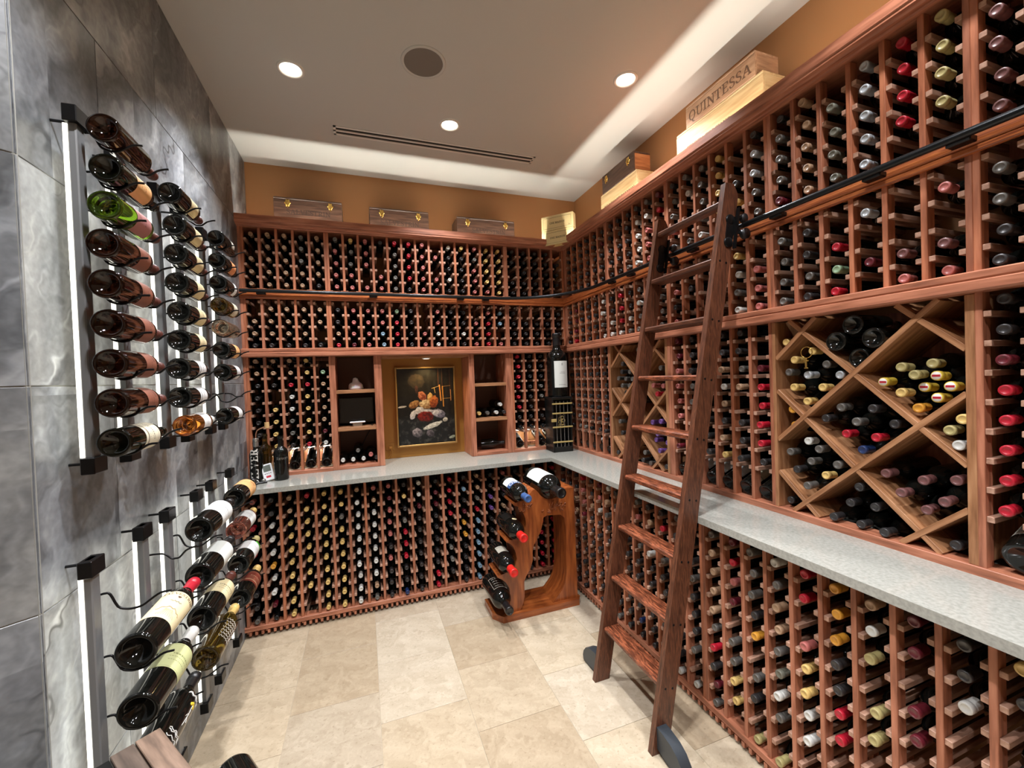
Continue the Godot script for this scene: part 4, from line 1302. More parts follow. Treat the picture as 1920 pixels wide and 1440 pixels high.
func build_bins() -> void:
	bin(TR, 0.6815, 1.2985, 0.99, "tall narrow-looking diamond bin on the right wall behind the ladder", "diamond_bin")
	tag(obj("bin_post", MB.new().bx(Vector3(0.0, 1.003, 1.2985), Vector3(0.03, 1.815, 1.3252), 0.002), M.mahogany_y), "upright post right of the small diamond bin", "post")
	bin(TR, 1.972, 2.6188, 2.29, "large diamond bin with light wooden boards right of the ladder", "diamond_bin")
	bin_bottles(TR, 0.99, [[0.995, 1.768, "g"], [0.838, 1.681, "d"], [1.008, 1.659, "g"], [0.809, 1.625, "d"], [0.903, 1.623, "g"], [0.751, 1.579, "g"], [0.838, 1.575, "g"], [0.941, 1.574, "g"], [0.809, 1.528, "g"], [0.898, 1.529, "g"], [0.838, 1.479, "d"], [0.956, 1.49, "d"], [0.919, 1.438, "m"], [1.26, 1.746, "g"], [1.219, 1.64, "g"], [1.147, 1.531, "p"], [1.243, 1.529, "p"], [1.191, 1.479, "r"], [0.75, 1.268, "g"], [0.885, 1.274, "g"], [0.791, 1.192, "d"], [0.892, 1.21, "d"], [0.841, 1.133, "d"], [0.749, 1.046, "d"], [1.132, 1.297, "v"], [1.213, 1.31, "v"], [1.14, 1.185, "v"], [1.243, 1.18, "v"], [1.192, 1.125, "v"], [1.18, 1.229, "v"], [1.041, 1.09, "g"], [1.025, 1.037, "d"], [1.079, 1.024, "g"], [1.253, 1.037, "d"]], "small diamond bin", "bottles in the small diamond bin")
	bin_bottles(TR, 2.29, [[2.021, 1.725, "y"], [2.055, 1.647, "y"], [2.127, 1.68, "y"], [2.06, 1.531, "y"], [2.176, 1.532, "y"], [2.111, 1.473, "y"], [2.05, 1.436, "o"], [2.095, 1.406, "o"], [2.048, 1.368, "o"], [2.03, 1.595, "g"], [2.125, 1.582, "s"], [2.182, 1.623, "g"], [2.236, 1.58, "s"], [2.428, 1.604, "f"], [2.509, 1.613, "f"], [2.471, 1.577, "f"], [2.378, 1.553, "q"], [2.521, 1.573, "q"], [2.485, 1.536, "q"], [2.561, 1.54, "q"], [2.525, 1.503, "q"], [2.429, 1.517, "y"], [2.472, 1.466, "o"], [2.237, 1.455, "g"], [2.184, 1.409, "d"], [2.297, 1.406, "g"], [2.35, 1.458, "d"], [2.407, 1.407, "d"], [2.248, 1.354, "r"], [2.35, 1.353, "r"], [2.301, 1.3, "b"], [2.104, 1.307, "w"], [2.029, 1.251, "g"], [2.16, 1.283, "g"], [2.116, 1.225, "g"], [2.055, 1.179, "d"], [2.229, 1.233, "g"], [2.172, 1.178, "y"], [2.11, 1.124, "g"], [2.02, 1.037, "d"], [2.373, 1.227, "h"], [2.482, 1.227, "h"], [2.566, 1.246, "h"], [2.431, 1.176, "h"], [2.539, 1.172, "h"], [2.485, 1.128, "h"], [2.555, 1.402, "f"], [2.573, 1.357, "w"], [2.588, 1.44, "y"], [2.295, 1.161, "d"], [2.258, 1.091, "d"], [2.346, 1.1, "d"], [2.212, 1.026, "d"], [2.302, 1.024, "d"], [2.38, 1.022, "d"], [2.557, 1.038, "d"]], "large diamond bin", "bottles in the large diamond bin")
	# four magnums lying with their bases outward in the top cell
	var names := ["topmost", "right-hand", "left-hand", "lowest"]
	var k := 0
	for q in [[2.294, 1.766], [2.358, 1.711], [2.235, 1.709], [2.295, 1.642]]:
		var b := place_bottle("%s of four magnum bases facing out at the top of large diamond bin" % names[k], "magnums in the large diamond bin", along(Vector3(-0.002 if k < 3 else 0.03, q[1], q[0]), Vector3(1, 0, 0)), 0.036, 0.275, "", "bordeaux", M.black_glass, 32)
		obj("label", label_mesh(0.036, 0.06, 0.13, 0.9, 2.6), M.paper_grey, b)
		k += 1
	# brass bottle charm on the gold neck
	var ch := thing("bottle_charm", "small brass ring and key-shaped charm hanging on a gold bottle neck", "charm", Transform3D(TR.basis, TR * Vector3(2.127, 1.68, 0.022)))
	var ring := []
	for i in 24:
		ring.append(Vector3(0.003 + 0.0225 * cos(TAU * i / 24), -0.006 + 0.0225 * sin(TAU * i / 24), -0.012))
	obj("ring", MB.new().tube(ring, 0.0016, 6, true), M.brass, ch)
	var cm := MB.new()
	cm.bx(Vector3(-0.003, -0.068, -0.014), Vector3(0.004, -0.028, -0.009), 0.001)
	cm.bx(Vector3(-0.01, -0.042, -0.014), Vector3(0.011, -0.037, -0.009), 0.001)
	cm.bx(Vector3(-0.007, -0.071, -0.014), Vector3(0.008, -0.067, -0.009), 0.001)
	obj("pendant", cm, M.brass, ch)


func pour_slots() -> void:   # the 300 rack bottles that show largest are things of their own, the rest one object
	var inv := Transform3D(cam_basis, CAM).affine_inverse()
	for s in slots:
		var q: Vector3 = inv * s.p
		var u: float = q.x / -q.z * 778.3
		var v: float = q.y / -q.z * 778.3
		s.d = -q.z if absf(u) < 975 and absf(v) < 735 and q.z < 0 else 99.0 - q.z
		if s.p.z > 1.3 and s.p.z < 1.42 and s.T == TR:
			s.d += 0.4   # behind the ladder
	slots.sort_custom(func(a, b): return a.d < b.d)
	var R := 0.0365
	var L := 0.278
	var low := MB.new().lathe(Transform3D(), [Vector2(0, 0.01), Vector2(R * 0.7, 0.002), Vector2(R, 0.008), Vector2(R, 0.6 * L), Vector2(R * 0.85, 0.69 * L), Vector2(R * 0.42, 0.765 * L), Vector2(R * 0.37, 0.82 * L)], 12)
	var lowcap := MB.new().lathe(Transform3D(), [Vector2(R * 0.38, 0.81 * L), Vector2(R * 0.38, 0.93 * L), Vector2(R * 0.41, 0.94 * L), Vector2(R * 0.41, 0.985 * L), Vector2(R * 0.39, L), Vector2(R * 0.27, L), Vector2(R * 0.27, L), Vector2(R * 0.25, 0.99 * L), Vector2(0, 0.99 * L)], 12)
	var bodies := MB.new()
	var caps := MB.new()
	for i in slots.size():
		var s: Dictionary = slots[i]
		var out: Vector3 = s.T.basis * Vector3(rng.randf_range(-0.02, 0.02), rng.randf_range(-0.015, 0.03), 1)
		out = out.normalized()
		var B := along(s.p - out * L, out)
		if i < 300 and s.d < 50.0:
			place_bottle(s.label, "bottles lying in the wine racks", B, R, L, s.cap, "bordeaux", null, 20)
		else:
			bodies.add(low, B)
			caps.add(lowcap, B, cap_color(s.cap).srgb_to_linear())
	var m := ArrayMesh.new()
	m.add_surface_from_arrays(Mesh.PRIMITIVE_TRIANGLES, bodies.arrays())
	m.add_surface_from_arrays(Mesh.PRIMITIVE_TRIANGLES, caps.arrays())
	var o := MeshInstance3D.new()
	o.name = numbered("distant_wine_bottles")
	o.mesh = m
	o.set_surface_override_material(0, M.black_glass)
	var cm := mat(Color.WHITE, 0.38)
	cm.vertex_color_use_as_albedo = true
	o.set_surface_override_material(1, cm)
	add_child(o, true)
	tag(o, "several hundred more capped bottles lying in the farther rack cells", "bottles")
	o.set_meta("kind", "stuff")


func build_wall_bottles() -> void:
	var up := [[1.849, 1.66], [1.39, 1.20], [0.922, 0.73]]
	var lo := [[1.885, 1.61], [1.425, 1.14], [0.955, 0.66]]
	var side := ["nearest the camera", "in the middle", "nearest the back racks"]
	var uy := []
	for k in 9:
		uy.append(2.336 - 0.1072 * k)
	var ly := [1.062, 0.888, 0.722, 0.551]
	for c in 3:
		var o := thing("bottle_rack", "upper black metal wall rack with light strips, %s" % side[c], "bottle rack", Transform3D(), "lit metal wall racks")
		for z in up[c]:
			wall_post(o, z, 1.395, 2.385)
		for y in uy:
			var ya: float = y - 0.010
			arm(o, up[c][0] - 0.02, ya + 0.01, -2.345, 0.039)
			neck_arm(o, up[c][1] - 0.02, ya + 0.008, -2.345, 0.0155)
		o = thing("bottle_rack", "lower black metal wall rack with light strips, %s" % side[c], "bottle rack", Transform3D(), "lit metal wall racks")
		for z in lo[c]:
			wall_post(o, z, 0.2, 1.172)
		for y in ly:
			arm(o, lo[c][0] - 0.02, y, -2.335, 0.0495)
			neck_arm(o, lo[c][1] - 0.02, y, -2.335, 0.02)
	var g := ["bottles on the upper wall rack nearest the camera", "bottles on the middle upper wall rack", "bottles on the upper wall rack by the back racks"]
	var f := Vector2(0.28, 0.58)
	# first column
	var c1 := [["unlabelled brown bottle at the top of the nearest upper wall rack", "brown_glass", null, M.cap_brown], ["peach-labelled bottle second from top of the nearest upper wall rack", "dark_glass", M.paper_peach, null], ["green glass bottle with pink label, third down the nearest upper rack", "green_glass", M.paper_pink, M.cap_brown], ["brown-labelled dark bottle fourth down the nearest upper wall rack", "brown_glass", M.paper_brown, M.cap_brown], ["brown-labelled dark bottle fifth down the nearest upper wall rack", "brown_glass", M.paper_brown, M.cap_brown], ["brown-labelled dark bottle sixth down the nearest upper wall rack", "brown_glass", M.paper_brown, M.cap_brown], ["brown-labelled dark bottle seventh down, just above the tile seam, nearest rack", "brown_glass", M.paper_brown, M.cap_brown], ["brown-labelled dark bottle second from the bottom of the nearest upper rack", "brown_glass", M.paper_brown, M.cap_brown], ["cream-labelled dark bottle at the bottom of the nearest upper wall rack", "dark_glass", M.paper_cream2, null]]
	var z1 := [1.875, 1.873, 1.887, 1.903, 1.902, 1.90, 1.90, 1.90, 1.90]
	for k in 9:
		var q: Array = c1[k]
		wall_bottle(z1[k], uy[k], 0.0395 if k > 1 else 0.0385, 0.285, q[0], q[1], q[2], q[3], Vector2(0.36, 0.58) if k > 2 and k < 8 else f, Vector2(-1.2, 2.4), g[0])
	var c2 := ["topmost cream-labelled bottle on the middle upper wall rack", "second cream-labelled bottle down the middle upper wall rack", "third cream-labelled bottle down the middle upper wall rack", "fourth cream-labelled bottle down the middle upper wall rack", "fifth cream-labelled bottle down the middle upper wall rack", "sixth cream-labelled bottle down the middle upper wall rack", "white-striped-label bottle seventh down the middle upper wall rack", "white-striped-label bottle right above the amber bottle", "glowing amber bottle with white label at the bottom of the middle rack"]
	for k in 9:
		var b := wall_bottle([1.462, 1.434, 1.435, 1.438, 1.432, 1.443, 1.462, 1.462, 1.434][k], uy[k], 0.039, 0.285, c2[k], "amber_glass" if k == 8 else "black_glass", M.paper_stripe if k in [6, 7] else (M.paper_white if k == 8 else M.paper_cream), M.cap_brown if k < 5 else "k", Vector2(0.3, 0.56), Vector2(-1.1, 2.3), g[1])
		if k == 8:
			b.get_node("capsule").material_override = cap_mat("w")
	var c3 := [["dark bottle with silvery script at the top of the far upper rack", "black_glass", null, "k"], ["orange-labelled bottle second down the far upper wall rack", "black_glass", M.paper_orange, "k"], ["dark bottle with small white label, third down the far upper rack", "black_glass", M.paper_white, "k"], ["olive glass bottle with pale label, fourth down the far upper rack", "olive_glass", M.paper_cream2, "k"], ["clear glass bottle fifth down the far upper wall rack", "clear_glass", null, "c"], ["peach-labelled bottle sixth down the far upper wall rack", "black_glass", M.paper_peach, "k"], ["white-striped-label bottle seventh down the far upper wall rack", "black_glass", M.paper_stripe, "k"], [], ["white-labelled dark bottle at the bottom of the far upper rack", "black_glass", M.paper_white, "k"]]
	for k in 9:
		var q: Array = c3[k]
		if q.is_empty():
			continue
		var b := wall_bottle(0.957, uy[k], 0.0385, 0.285, q[0], q[1], q[2], q[3], Vector2(0.33, 0.56) if k != 2 else Vector2(0.42, 0.56), Vector2(-1.1, 2.3), g[2])
		if k == 0:
			obj("script_band", label_mesh(0.0385, 0.105, 0.15, -0.4, 1.4), M.paper_grey, b)
	# lower magnums
	var lg := "magnums on the lower wall racks"
	var b := wall_bottle(1.872, 0.888, 0.0495, 0.43, "cream-labelled magnum with red capsule on the nearest lower wall rack", "black_glass", M.paper_plain_cream, "r", Vector2(0.21, 0.585), Vector2(-0.35, 2.25), lg)
	obj("lettering", bent_text("SALVESTRIN", 0.0125, 0.0495, 0.238, 0.95), M.brown_print, b)
	obj("crest", MB.new().prism(Transform3D(Basis(Vector3(-sin(0.95), 0, cos(0.95)) * -1.0, Vector3(0, 1, 0), Vector3(cos(0.95), 0, sin(0.95))), Vector3(cos(0.95) * 0.0503, 0.219, sin(0.95) * 0.0503)), [Vector2(-0.005, 0.005), Vector2(0.005, 0.005), Vector2(0.005, -0.001), Vector2(0, -0.006), Vector2(-0.005, -0.001)], 0, 0.0004), M.brown_print, b)
	var sc := []
	for s in 30:
		var a: float = 1.3 - s * 0.024
		sc.append(Vector3(cos(a) * 0.0503, 0.192 + 0.0035 * sin(s * 1.9) + 0.002 * sin(s * 0.7), sin(a) * 0.0503))
	obj("label_script", MB.new().tube(sc, 0.0006, 4), M.dark_print, b)
	var hill := MB.new()
	for s in 9:
		var a: float = 0.95 + (s - 4) * 0.13
		hill.tube([Vector3(cos(0.95 + (s - 4) * 0.05) * 0.0503, 0.142, sin(0.95 + (s - 4) * 0.05) * 0.0503), Vector3(cos(a) * 0.0503, 0.108, sin(a) * 0.0503)], 0.0007, 4)
	var ridge := []
	for s in 13:
		var a: float = 0.95 + (s - 6) * 0.12
		ridge.append(Vector3(cos(a) * 0.0503, 0.136 + 0.018 * sin(PI * s / 12.0) + 0.004 * sin(s * 2.1), sin(a) * 0.0503))
	hill.tube(ridge, 0.0016, 4)
	obj("vineyard_drawing", hill, M.tan_print, b)
	wall_bottle(1.878, 0.722, 0.0495, 0.40, "green-labelled magnum with cream capsule, second on the nearest lower rack", "black_glass", M.paper_green, "w", Vector2(0.30, 0.60), Vector2(-0.9, 2.2), lg)
	b = wall_bottle(1.86, 0.551, 0.0495, 0.385, "black magnum with yellow flower drawing and white script near the floor", "black_glass", null, "k", Vector2(0.3, 0.6), Vector2(-0.9, 2.2), lg)
	var fl := MB.new()
	for s in 7:
		var a: float = 0.15 + 0.055 * (s - 3)
		fl.lathe(along(Vector3(cos(a) * 0.0497, 0.215 - absf(s - 3) * 0.003, sin(a) * 0.0497), Vector3(cos(a), 0, sin(a))), [Vector2(0.0055, 0), Vector2(0.005, 0.001), Vector2(0, 0.0012)], 8)
	obj("yellow_flower", fl, M.yellow_print, b)
	var st := MB.new()
	st.tube([Vector3(cos(0.15) * 0.05, 0.205, sin(0.15) * 0.05), Vector3(cos(0.1) * 0.05, 0.17, sin(0.1) * 0.05), Vector3(cos(0.2) * 0.05, 0.12, sin(0.2) * 0.05)], 0.0009, 5)
	st.tube([Vector3(cos(0.12) * 0.05, 0.175, sin(0.12) * 0.05), Vector3(cos(0.3) * 0.05, 0.155, sin(0.3) * 0.05)], 0.0008, 5)
	st.tube([Vector3(cos(0.12) * 0.05, 0.16, sin(0.12) * 0.05), Vector3(cos(-0.04) * 0.05, 0.145, sin(-0.04) * 0.05)], 0.0008, 5)
	for r in [0.24, 0.236, 0.085, 0.078, 0.06]:
		var ln := []
		for s in 13:
			var a: float = -0.5 + s * 0.115
			ln.append(Vector3(cos(a) * 0.05, r + 0.004 * sin(s * 1.7 + r * 90.0), sin(a) * 0.05))
		st.tube(ln, 0.0011, 5)
	obj("white_script", st, M.white_print, b)
	wall_bottle(1.372, 1.062, 0.0495, 0.40, "white-labelled magnum at the top of the middle lower wall rack", "black_glass", M.paper_white, "k", Vector2(0.27, 0.62), Vector2(-1.1, 2.3), lg)
	wall_bottle(1.392, 0.888, 0.0495, 0.40, "white-labelled magnum second down the middle lower wall rack", "black_glass", M.paper_plain, "k", Vector2(0.30, 0.62), Vector2(-1.1, 2.3), lg)
	wall_bottle(1.394, 0.722, 0.0495, 0.39, "cream-labelled magnum third down the middle lower wall rack", "black_glass", M.paper_cream, M.cap_brown, Vector2(0.32, 0.62), Vector2(-1.1, 2.3), lg)
	b = wall_bottle(1.374, 0.551, 0.0495, 0.40, "olive glass magnum with pale script and cream capsule, middle lower rack", "olive_dark", null, "y", Vector2(0.3, 0.6), Vector2(-1, 2), lg)
	st = MB.new()
	for r in 7:
		var ln := []
		for s in 15:
			var a: float = -0.15 + s * 0.09
			ln.append(Vector3(cos(a) * 0.05, 0.085 + r * 0.021 + 0.007 * sin(s * 2.3 + r * 2.0), sin(a) * 0.05))
		st.tube(ln, 0.0015, 5)
	obj("pale_script", st, M.pale_print, b)
	wall_bottle(0.90, 1.062, 0.0495, 0.37, "peach-labelled magnum at the top of the far lower wall rack", "black_glass", M.paper_peach, "k", Vector2(0.24, 0.56), Vector2(-1.1, 2.3), lg)
	wall_bottle(0.866, 0.888, 0.0455, 0.36, "pink rose magnum with cream label and gold capsule", "rose_glass", M.paper_white, "y", Vector2(0.28, 0.58), Vector2(-1.1, 2.3), lg)
	b = wall_bottle(0.888, 0.722, 0.0495, 0.37, "white-labelled magnum with bright green band on the far lower rack", "black_glass", M.paper_white, "f", Vector2(0.26, 0.56), Vector2(-1.1, 2.3), lg)
	obj("green_band", label_mesh(0.0495, 0.57 * 0.37, 0.595 * 0.37, -0.4, 0.8), M.green_print, b)
	b = wall_bottle(0.892, 0.551, 0.0495, 0.37, "rust-labelled magnum with gold capsule at the bottom of the far rack", "black_glass", M.paper_rust, "y", Vector2(0.26, 0.58), Vector2(-1.1, 2.3), lg)


func build_boxes() -> void:
	var y0 := 2.7286
	for q in [[-2.033, 2.966, 0.0, "dark walnut wine box with brass latches, leftmost on the back racks", 0.452], [-1.388, 2.957, -0.1, "dark walnut wine box with brass latches, middle one on the back racks", 0.448], [-0.683, 2.950, 0.0, "dark walnut wine box with brass latches, right of the other two on back racks", 0.50]]:
		wine_case("wine_box", q[3], at(q[0], y0, -0.045), Vector3(q[4], q[1] - y0, 0.2), M.walnut_x, M.walnut_z, [["SALVESTRIN", 0.0 if q[0] < -1.0 else 0.02, 0.135 if q[0] < -2 else 0.118, 0.034, M.dark_print]], [-q[4] * 0.5 + 0.09, q[4] * 0.5 - 0.08])
	# the stack of two cream boxes in the corner, turned towards the room
	var ang := -0.82
	for k in 2:
		var T := Transform3D(Basis(Vector3.UP, ang), Vector3(-0.13, y0 + 0.118 * k, 0.2 - 0.06))
		T.origin = Vector3(-0.115, y0 + 0.124 * k, 0.135)
		var o := wine_case("wine_box", "%s of two stacked cream wine boxes in the rack-top corner" % ["lower", "upper"][k], T, Vector3(0.285, 0.122, 0.07), M.cream_card, M.cream_card, [["ONE MAISON", 0.0, 0.057, 0.015, M.dark_print], ["No", 0.108, 0.024, 0.009, M.dark_print]], [])
		var fr := MB.new()
		for e in [[-0.124, 0.014, 0.124, 0.0155], [-0.124, 0.1, 0.124, 0.1015], [-0.124, 0.014, -0.1225, 0.1015], [0.1225, 0.014, 0.124, 0.1015]]:
			fr.bx(Vector3(e[0], e[1], 0), Vector3(e[2], e[3], 0.0006))
		obj("printed_border", fr, M.brown_print, o)
	# stacks on the right racks
	var side := func(z0: float, z1: float, y: float) -> Transform3D:
		return Transform3D(TR.basis, Vector3(0.06, y, (z0 + z1) / 2))
	wine_case("wine_box", "pale pine wine box under the dark box, nearer the corner", side.call(0.545, 0.985, y0), Vector3(0.44, 2.974 - y0, 0.165), M.pine_x, M.pine_z, [["BILLECART-SALMON", 0.01, 0.135, 0.026, M.dark_print]], [])
	wine_case("wine_box", "dark box with brass latches and orange end on the pale box", side.call(0.57, 0.958, 2.9745), Vector3(0.388, 0.135, 0.135), M.walnut_x, M.cedar_z, [], [-0.14, 0.13])
	wine_case("wine_box", "pale pine wine box at the bottom of the stack farther right", side.call(1.36, 1.914, y0), Vector3(0.554, 2.976 - y0, 0.19), M.pine_x, M.pine_z, [["TENUTA TORCIANO", -0.05, 0.135, 0.022, M.brown_print]], [])
	wine_case("wine_box", "long brown wooden box with carved lettering on top of the right stack", side.call(1.438, 1.876, 2.9765), Vector3(0.438, 0.118, 0.15), M.beech_x, M.beech_z, [["QUINTESSA", 0.0, 0.05, 0.05, M.brown_print]], [])


func build_ladder() -> void:
	var o := thing("rolling_ladder", "dark oak library ladder with nine treads leaning on the wall rail", "ladder", Transform3D())
	var outline := [Vector2(-0.626, 0.0), Vector2(-0.54, 0.0), Vector2(-0.063, 2.41), Vector2(-0.088, 2.458), Vector2(-0.136, 2.458)]
	for z in [[1.392, 1.42], [1.847, 1.875]]:
		var mb := MB.new()
		mb.prism(Transform3D(), outline, z[0], z[1])
		obj("stile", mb, M.oak_y, o)
		var plugs := MB.new()
		for i in 8:
			var y := 0.27 + 0.2627 * i
			var x := -0.622 + 0.1981 * y
			for e in [0.022, 0.058]:
				plugs.lathe(along(Vector3(x + e, y - 0.012 * e / 0.06, z[1]), Vector3(0, 0, 1)), [Vector2(0.0055, 0), Vector2(0.005, 0.0008), Vector2(0.002, 0.0002), Vector2(0, 0.0002)], 10)
		obj("screws", plugs, M.black_metal, o)
	for i in 9:
		var y := 0.283 + 0.2627 * i
		var x := -0.622 + 0.1981 * y
		var mb := MB.new()
		var deep: float = 0.088 if i < 8 else 0.05
		mb.box(Transform3D(), Vector3(deep, 0.026, 0.427), 0.006)
		obj("tread", mb, M.tread_z if i < 6 else M.oak_z, o, at(x + deep / 2 + 0.002, y - 0.013, 1.6335))
	for z in [1.42, 1.875]:
		var hw := MB.new()
		var F := Transform3D(Basis(), Vector3(0, 0, z))
		var lobes := [Vector2(-0.118, 2.292), Vector2(-0.133, 2.19)]
		for l in lobes:
			hw.lathe(along(Vector3(l.x, l.y, z), Vector3(0, 0, 1)), [Vector2(0.024, 0), Vector2(0.024, 0.005), Vector2(0.021, 0.007), Vector2(0, 0.007)], 18)
		hw.prism(F, [Vector2(-0.136, 2.292), Vector2(-0.152, 2.19), Vector2(-0.118, 2.186), Vector2(-0.10, 2.235), Vector2(-0.05, 2.23), Vector2(-0.046, 2.244), Vector2(-0.085, 2.258), Vector2(-0.08, 2.285), Vector2(-0.048, 2.30), Vector2(-0.052, 2.31), Vector2(-0.10, 2.306)], 0.0, 0.006)
		obj("roller_bracket", hw, M.black_metal, o)
		obj("guide_bar", MB.new().prism(F, [Vector2(-0.115, 2.16), Vector2(-0.106, 2.16), Vector2(-0.074, 2.346), Vector2(-0.083, 2.346)], 0.006, 0.02), M.black_metal, o)
		for q in [[-0.05, 2.302, 0.0185], [-0.044, 2.232, 0.024]]:
			obj("roller", MB.new().lathe(along(Vector3(q[0], q[1], z + 0.004), Vector3(0, 0, 1)), [Vector2(0, 0), Vector2(q[2], 0), Vector2(q[2] * 1.0, 0.003), Vector2(q[2] * 0.86, 0.009), Vector2(q[2], 0.015), Vector2(q[2], 0.018), Vector2(0, 0.018)], 22), M.rubber, o)
	for q in [[1.875, 1.0], [1.392, -1.0]]:
		var T := Transform3D(Basis(Vector3(0, 0, q[1]), Vector3(0, 1, 0), Vector3(-q[1], 0, 0)), Vector3(-0.573, 0, q[0]))
		var poly := [Vector2(0.0, 0.025), Vector2(0.0, 0.118), Vector2(0.03, 0.118), Vector2(0.085, 0.108), Vector2(0.12, 0.09), Vector2(0.145, 0.06), Vector2(0.155, 0.03), Vector2(0.15, 0.008), Vector2(0.135, 0.003), Vector2(0.05, 0.012)]
		var mb := MB.new()
		mb.prism(T, poly, -0.022, 0.026, true)
		obj("caster_cover", mb, M.caster, o)
		obj("caster_wheel", MB.new().lathe(along(Vector3(-0.59, 0.03, q[0] + q[1] * 0.1), Vector3(1, 0, 0)), [Vector2(0, 0), Vector2(0.029, 0), Vector2(0.03, 0.004), Vector2(0.03, 0.024), Vector2(0.029, 0.028), Vector2(0, 0.028)], 20), M.rubber, o)


func build_stand() -> void:
	var o := thing("bottle_stand", "glossy carved wooden floor stand cradling five large bottles", "bottle stand", at(-0.63, 0, 0.6))
	var off := Vector3(-0.63, 0, 0.6)
	obj("base_board", MB.new().prism(Transform3D(Basis(Vector3(1, 0, 0), Vector3(0, 0, -1), Vector3(0, 1, 0)), -off), [Vector2(-0.955, -0.47), Vector2(-0.955, -0.655), Vector2(-0.90, -0.735), Vector2(-0.34, -0.735), Vector2(-0.315, -0.70), Vector2(-0.315, -0.47)], 0.0, 0.043), M.gloss_x, o)
	var c := [Vector2(-0.862, 0.04), Vector2(-0.843, 0.09), Vector2(-0.838, 0.15), Vector2(-0.845, 0.21), Vector2(-0.866, 0.25), Vector2(-0.895, 0.278), Vector2(-0.924, 0.296), Vector2(-0.924, 0.304), Vector2(-0.88, 0.312), Vector2(-0.83, 0.327), Vector2(-0.798, 0.353), Vector2(-0.783, 0.395), Vector2(-0.79, 0.44), Vector2(-0.806, 0.482), Vector2(-0.832, 0.508), Vector2(-0.852, 0.518), Vector2(-0.848, 0.528), Vector2(-0.80, 0.529), Vector2(-0.758, 0.54), Vector2(-0.724, 0.568), Vector2(-0.708, 0.61), Vector2(-0.712, 0.66), Vector2(-0.732, 0.71), Vector2(-0.762, 0.745), Vector2(-0.79, 0.758), Vector2(-0.788, 0.772), Vector2(-0.75, 0.779), Vector2(-0.712, 0.79), Vector2(-0.684, 0.812), Vector2(-0.655, 0.84), Vector2(-0.635, 0.846), Vector2(-0.618, 0.83), Vector2(-0.592, 0.795), Vector2(-0.56, 0.773), Vector2(-0.52, 0.764), Vector2(-0.478, 0.77), Vector2(-0.446, 0.79), Vector2(-0.424, 0.818), Vector2(-0.412, 0.824), Vector2(-0.342, 0.824), Vector2(-0.336, 0.04),
		Vector2(-0.535, 0.04), Vector2(-0.50, 0.07), Vector2(-0.458, 0.115), Vector2(-0.43, 0.165), Vector2(-0.418, 0.23), Vector2(-0.412, 0.4), Vector2(-0.412, 0.56), Vector2(-0.42, 0.62), Vector2(-0.45, 0.645), Vector2(-0.50, 0.65), Vector2(-0.55, 0.655), Vector2(-0.578, 0.645), Vector2(-0.588, 0.60), Vector2(-0.602, 0.555), Vector2(-0.632, 0.505), Vector2(-0.656, 0.468), Vector2(-0.668, 0.42), Vector2(-0.668, 0.37), Vector2(-0.685, 0.316), Vector2(-0.715, 0.275), Vector2(-0.736, 0.235), Vector2(-0.736, 0.185), Vector2(-0.737, 0.13), Vector2(-0.752, 0.08), Vector2(-0.772, 0.04)]
	var body := MB.new()
	body.prism(Transform3D(Basis(), -off), c, 0.5, 0.705, true)
	obj("carved_frame", body, M.gloss_y, o)
	# gilt scroll carving below the two upper cradles
	for s in [[-0.70, 0.735, 0.058, 14], [-0.49, 0.71, 0.1, 30]]:
		var mb := MB.new()
		for k in int(s[3]):
			var a := rng.randf() * TAU
			var rr := sqrt(rng.randf())
			var q := Vector3(s[0] + cos(a) * rr * s[2], s[1] + sin(a) * rr * s[2] * 0.32 - 0.2 * pow(cos(a) * rr, 2) * s[2], 0.703) - off
			var ring := []
			var r := rng.randf_range(0.006, 0.012)
			for j in 10:
				ring.append(q + Vector3(r * cos(TAU * j / 12.0 + a), r * sin(TAU * j / 12.0 + a), 0.003 + 0.004 * sin(j * 0.6)))
			mb.tube(ring, 0.0032, 5)
		obj("scroll_carving", mb, M.gloss_x, o)
	var g := "large bottles on the carved floor stand"
	var Z := Vector3(0, 0, 1)
	var b := place_bottle("huge bottle with a big plain white label at the top of the stand", g, along(Vector3(-0.52, 0.848, 0.40), Z, Vector3(0.1, 1, 0)), 0.083, 0.48, "k", "bordeaux", M.black_glass, 48)
	obj("label", label_mesh(0.083, 0.06, 0.285, -1.3, 1.35), M.paper_plain, b)
	b = place_bottle("magnum with white and blue label and blue capsule on the stand", g, along(Vector3(-0.75, 0.839, 0.46), Z, Vector3(0.1, 1, 0)), 0.058, 0.41, "", "bordeaux", M.black_glass, 40)
	obj("capsule", capsule_mesh(0.058, 0.41, 24), M.cap_blue, b)
	obj("label", label_mesh(0.058, 0.06, 0.185, -1.3, 1.3), M.paper_plain, b)
	obj("blue_band", label_mesh(0.0584, 0.155, 0.21, -1.3, 1.3), M.cap_blue, b)
	obj("lettering", bent_text("NERO", 0.034, 0.0586, 0.18, 0.1), M.white_print, b)
	b = place_bottle("dark magnum with round cream seal and bright red capsule, upper on stand", g, along(Vector3(-0.788, 0.592, 0.47), Z, Vector3(0.1, 1, 0)), 0.06, 0.40, "", "bordeaux", M.black_glass, 40)
	obj("capsule", capsule_mesh(0.066, 0.40, 24), M.cap_redwax, b)
	obj("label", label_mesh(0.06, 0.05, 0.16, -0.9, 1.0), M.black_lacquer, b)
	obj("round_seal", MB.new().lathe(along(Vector3(cos(0.1) * 0.0598, 0.19, sin(0.1) * 0.0598), Vector3(cos(0.1), 0, sin(0.1))), [Vector2(0.017, 0), Vector2(0.016, 0.0015), Vector2(0, 0.002)], 18), M.paper_plain_cream, b)
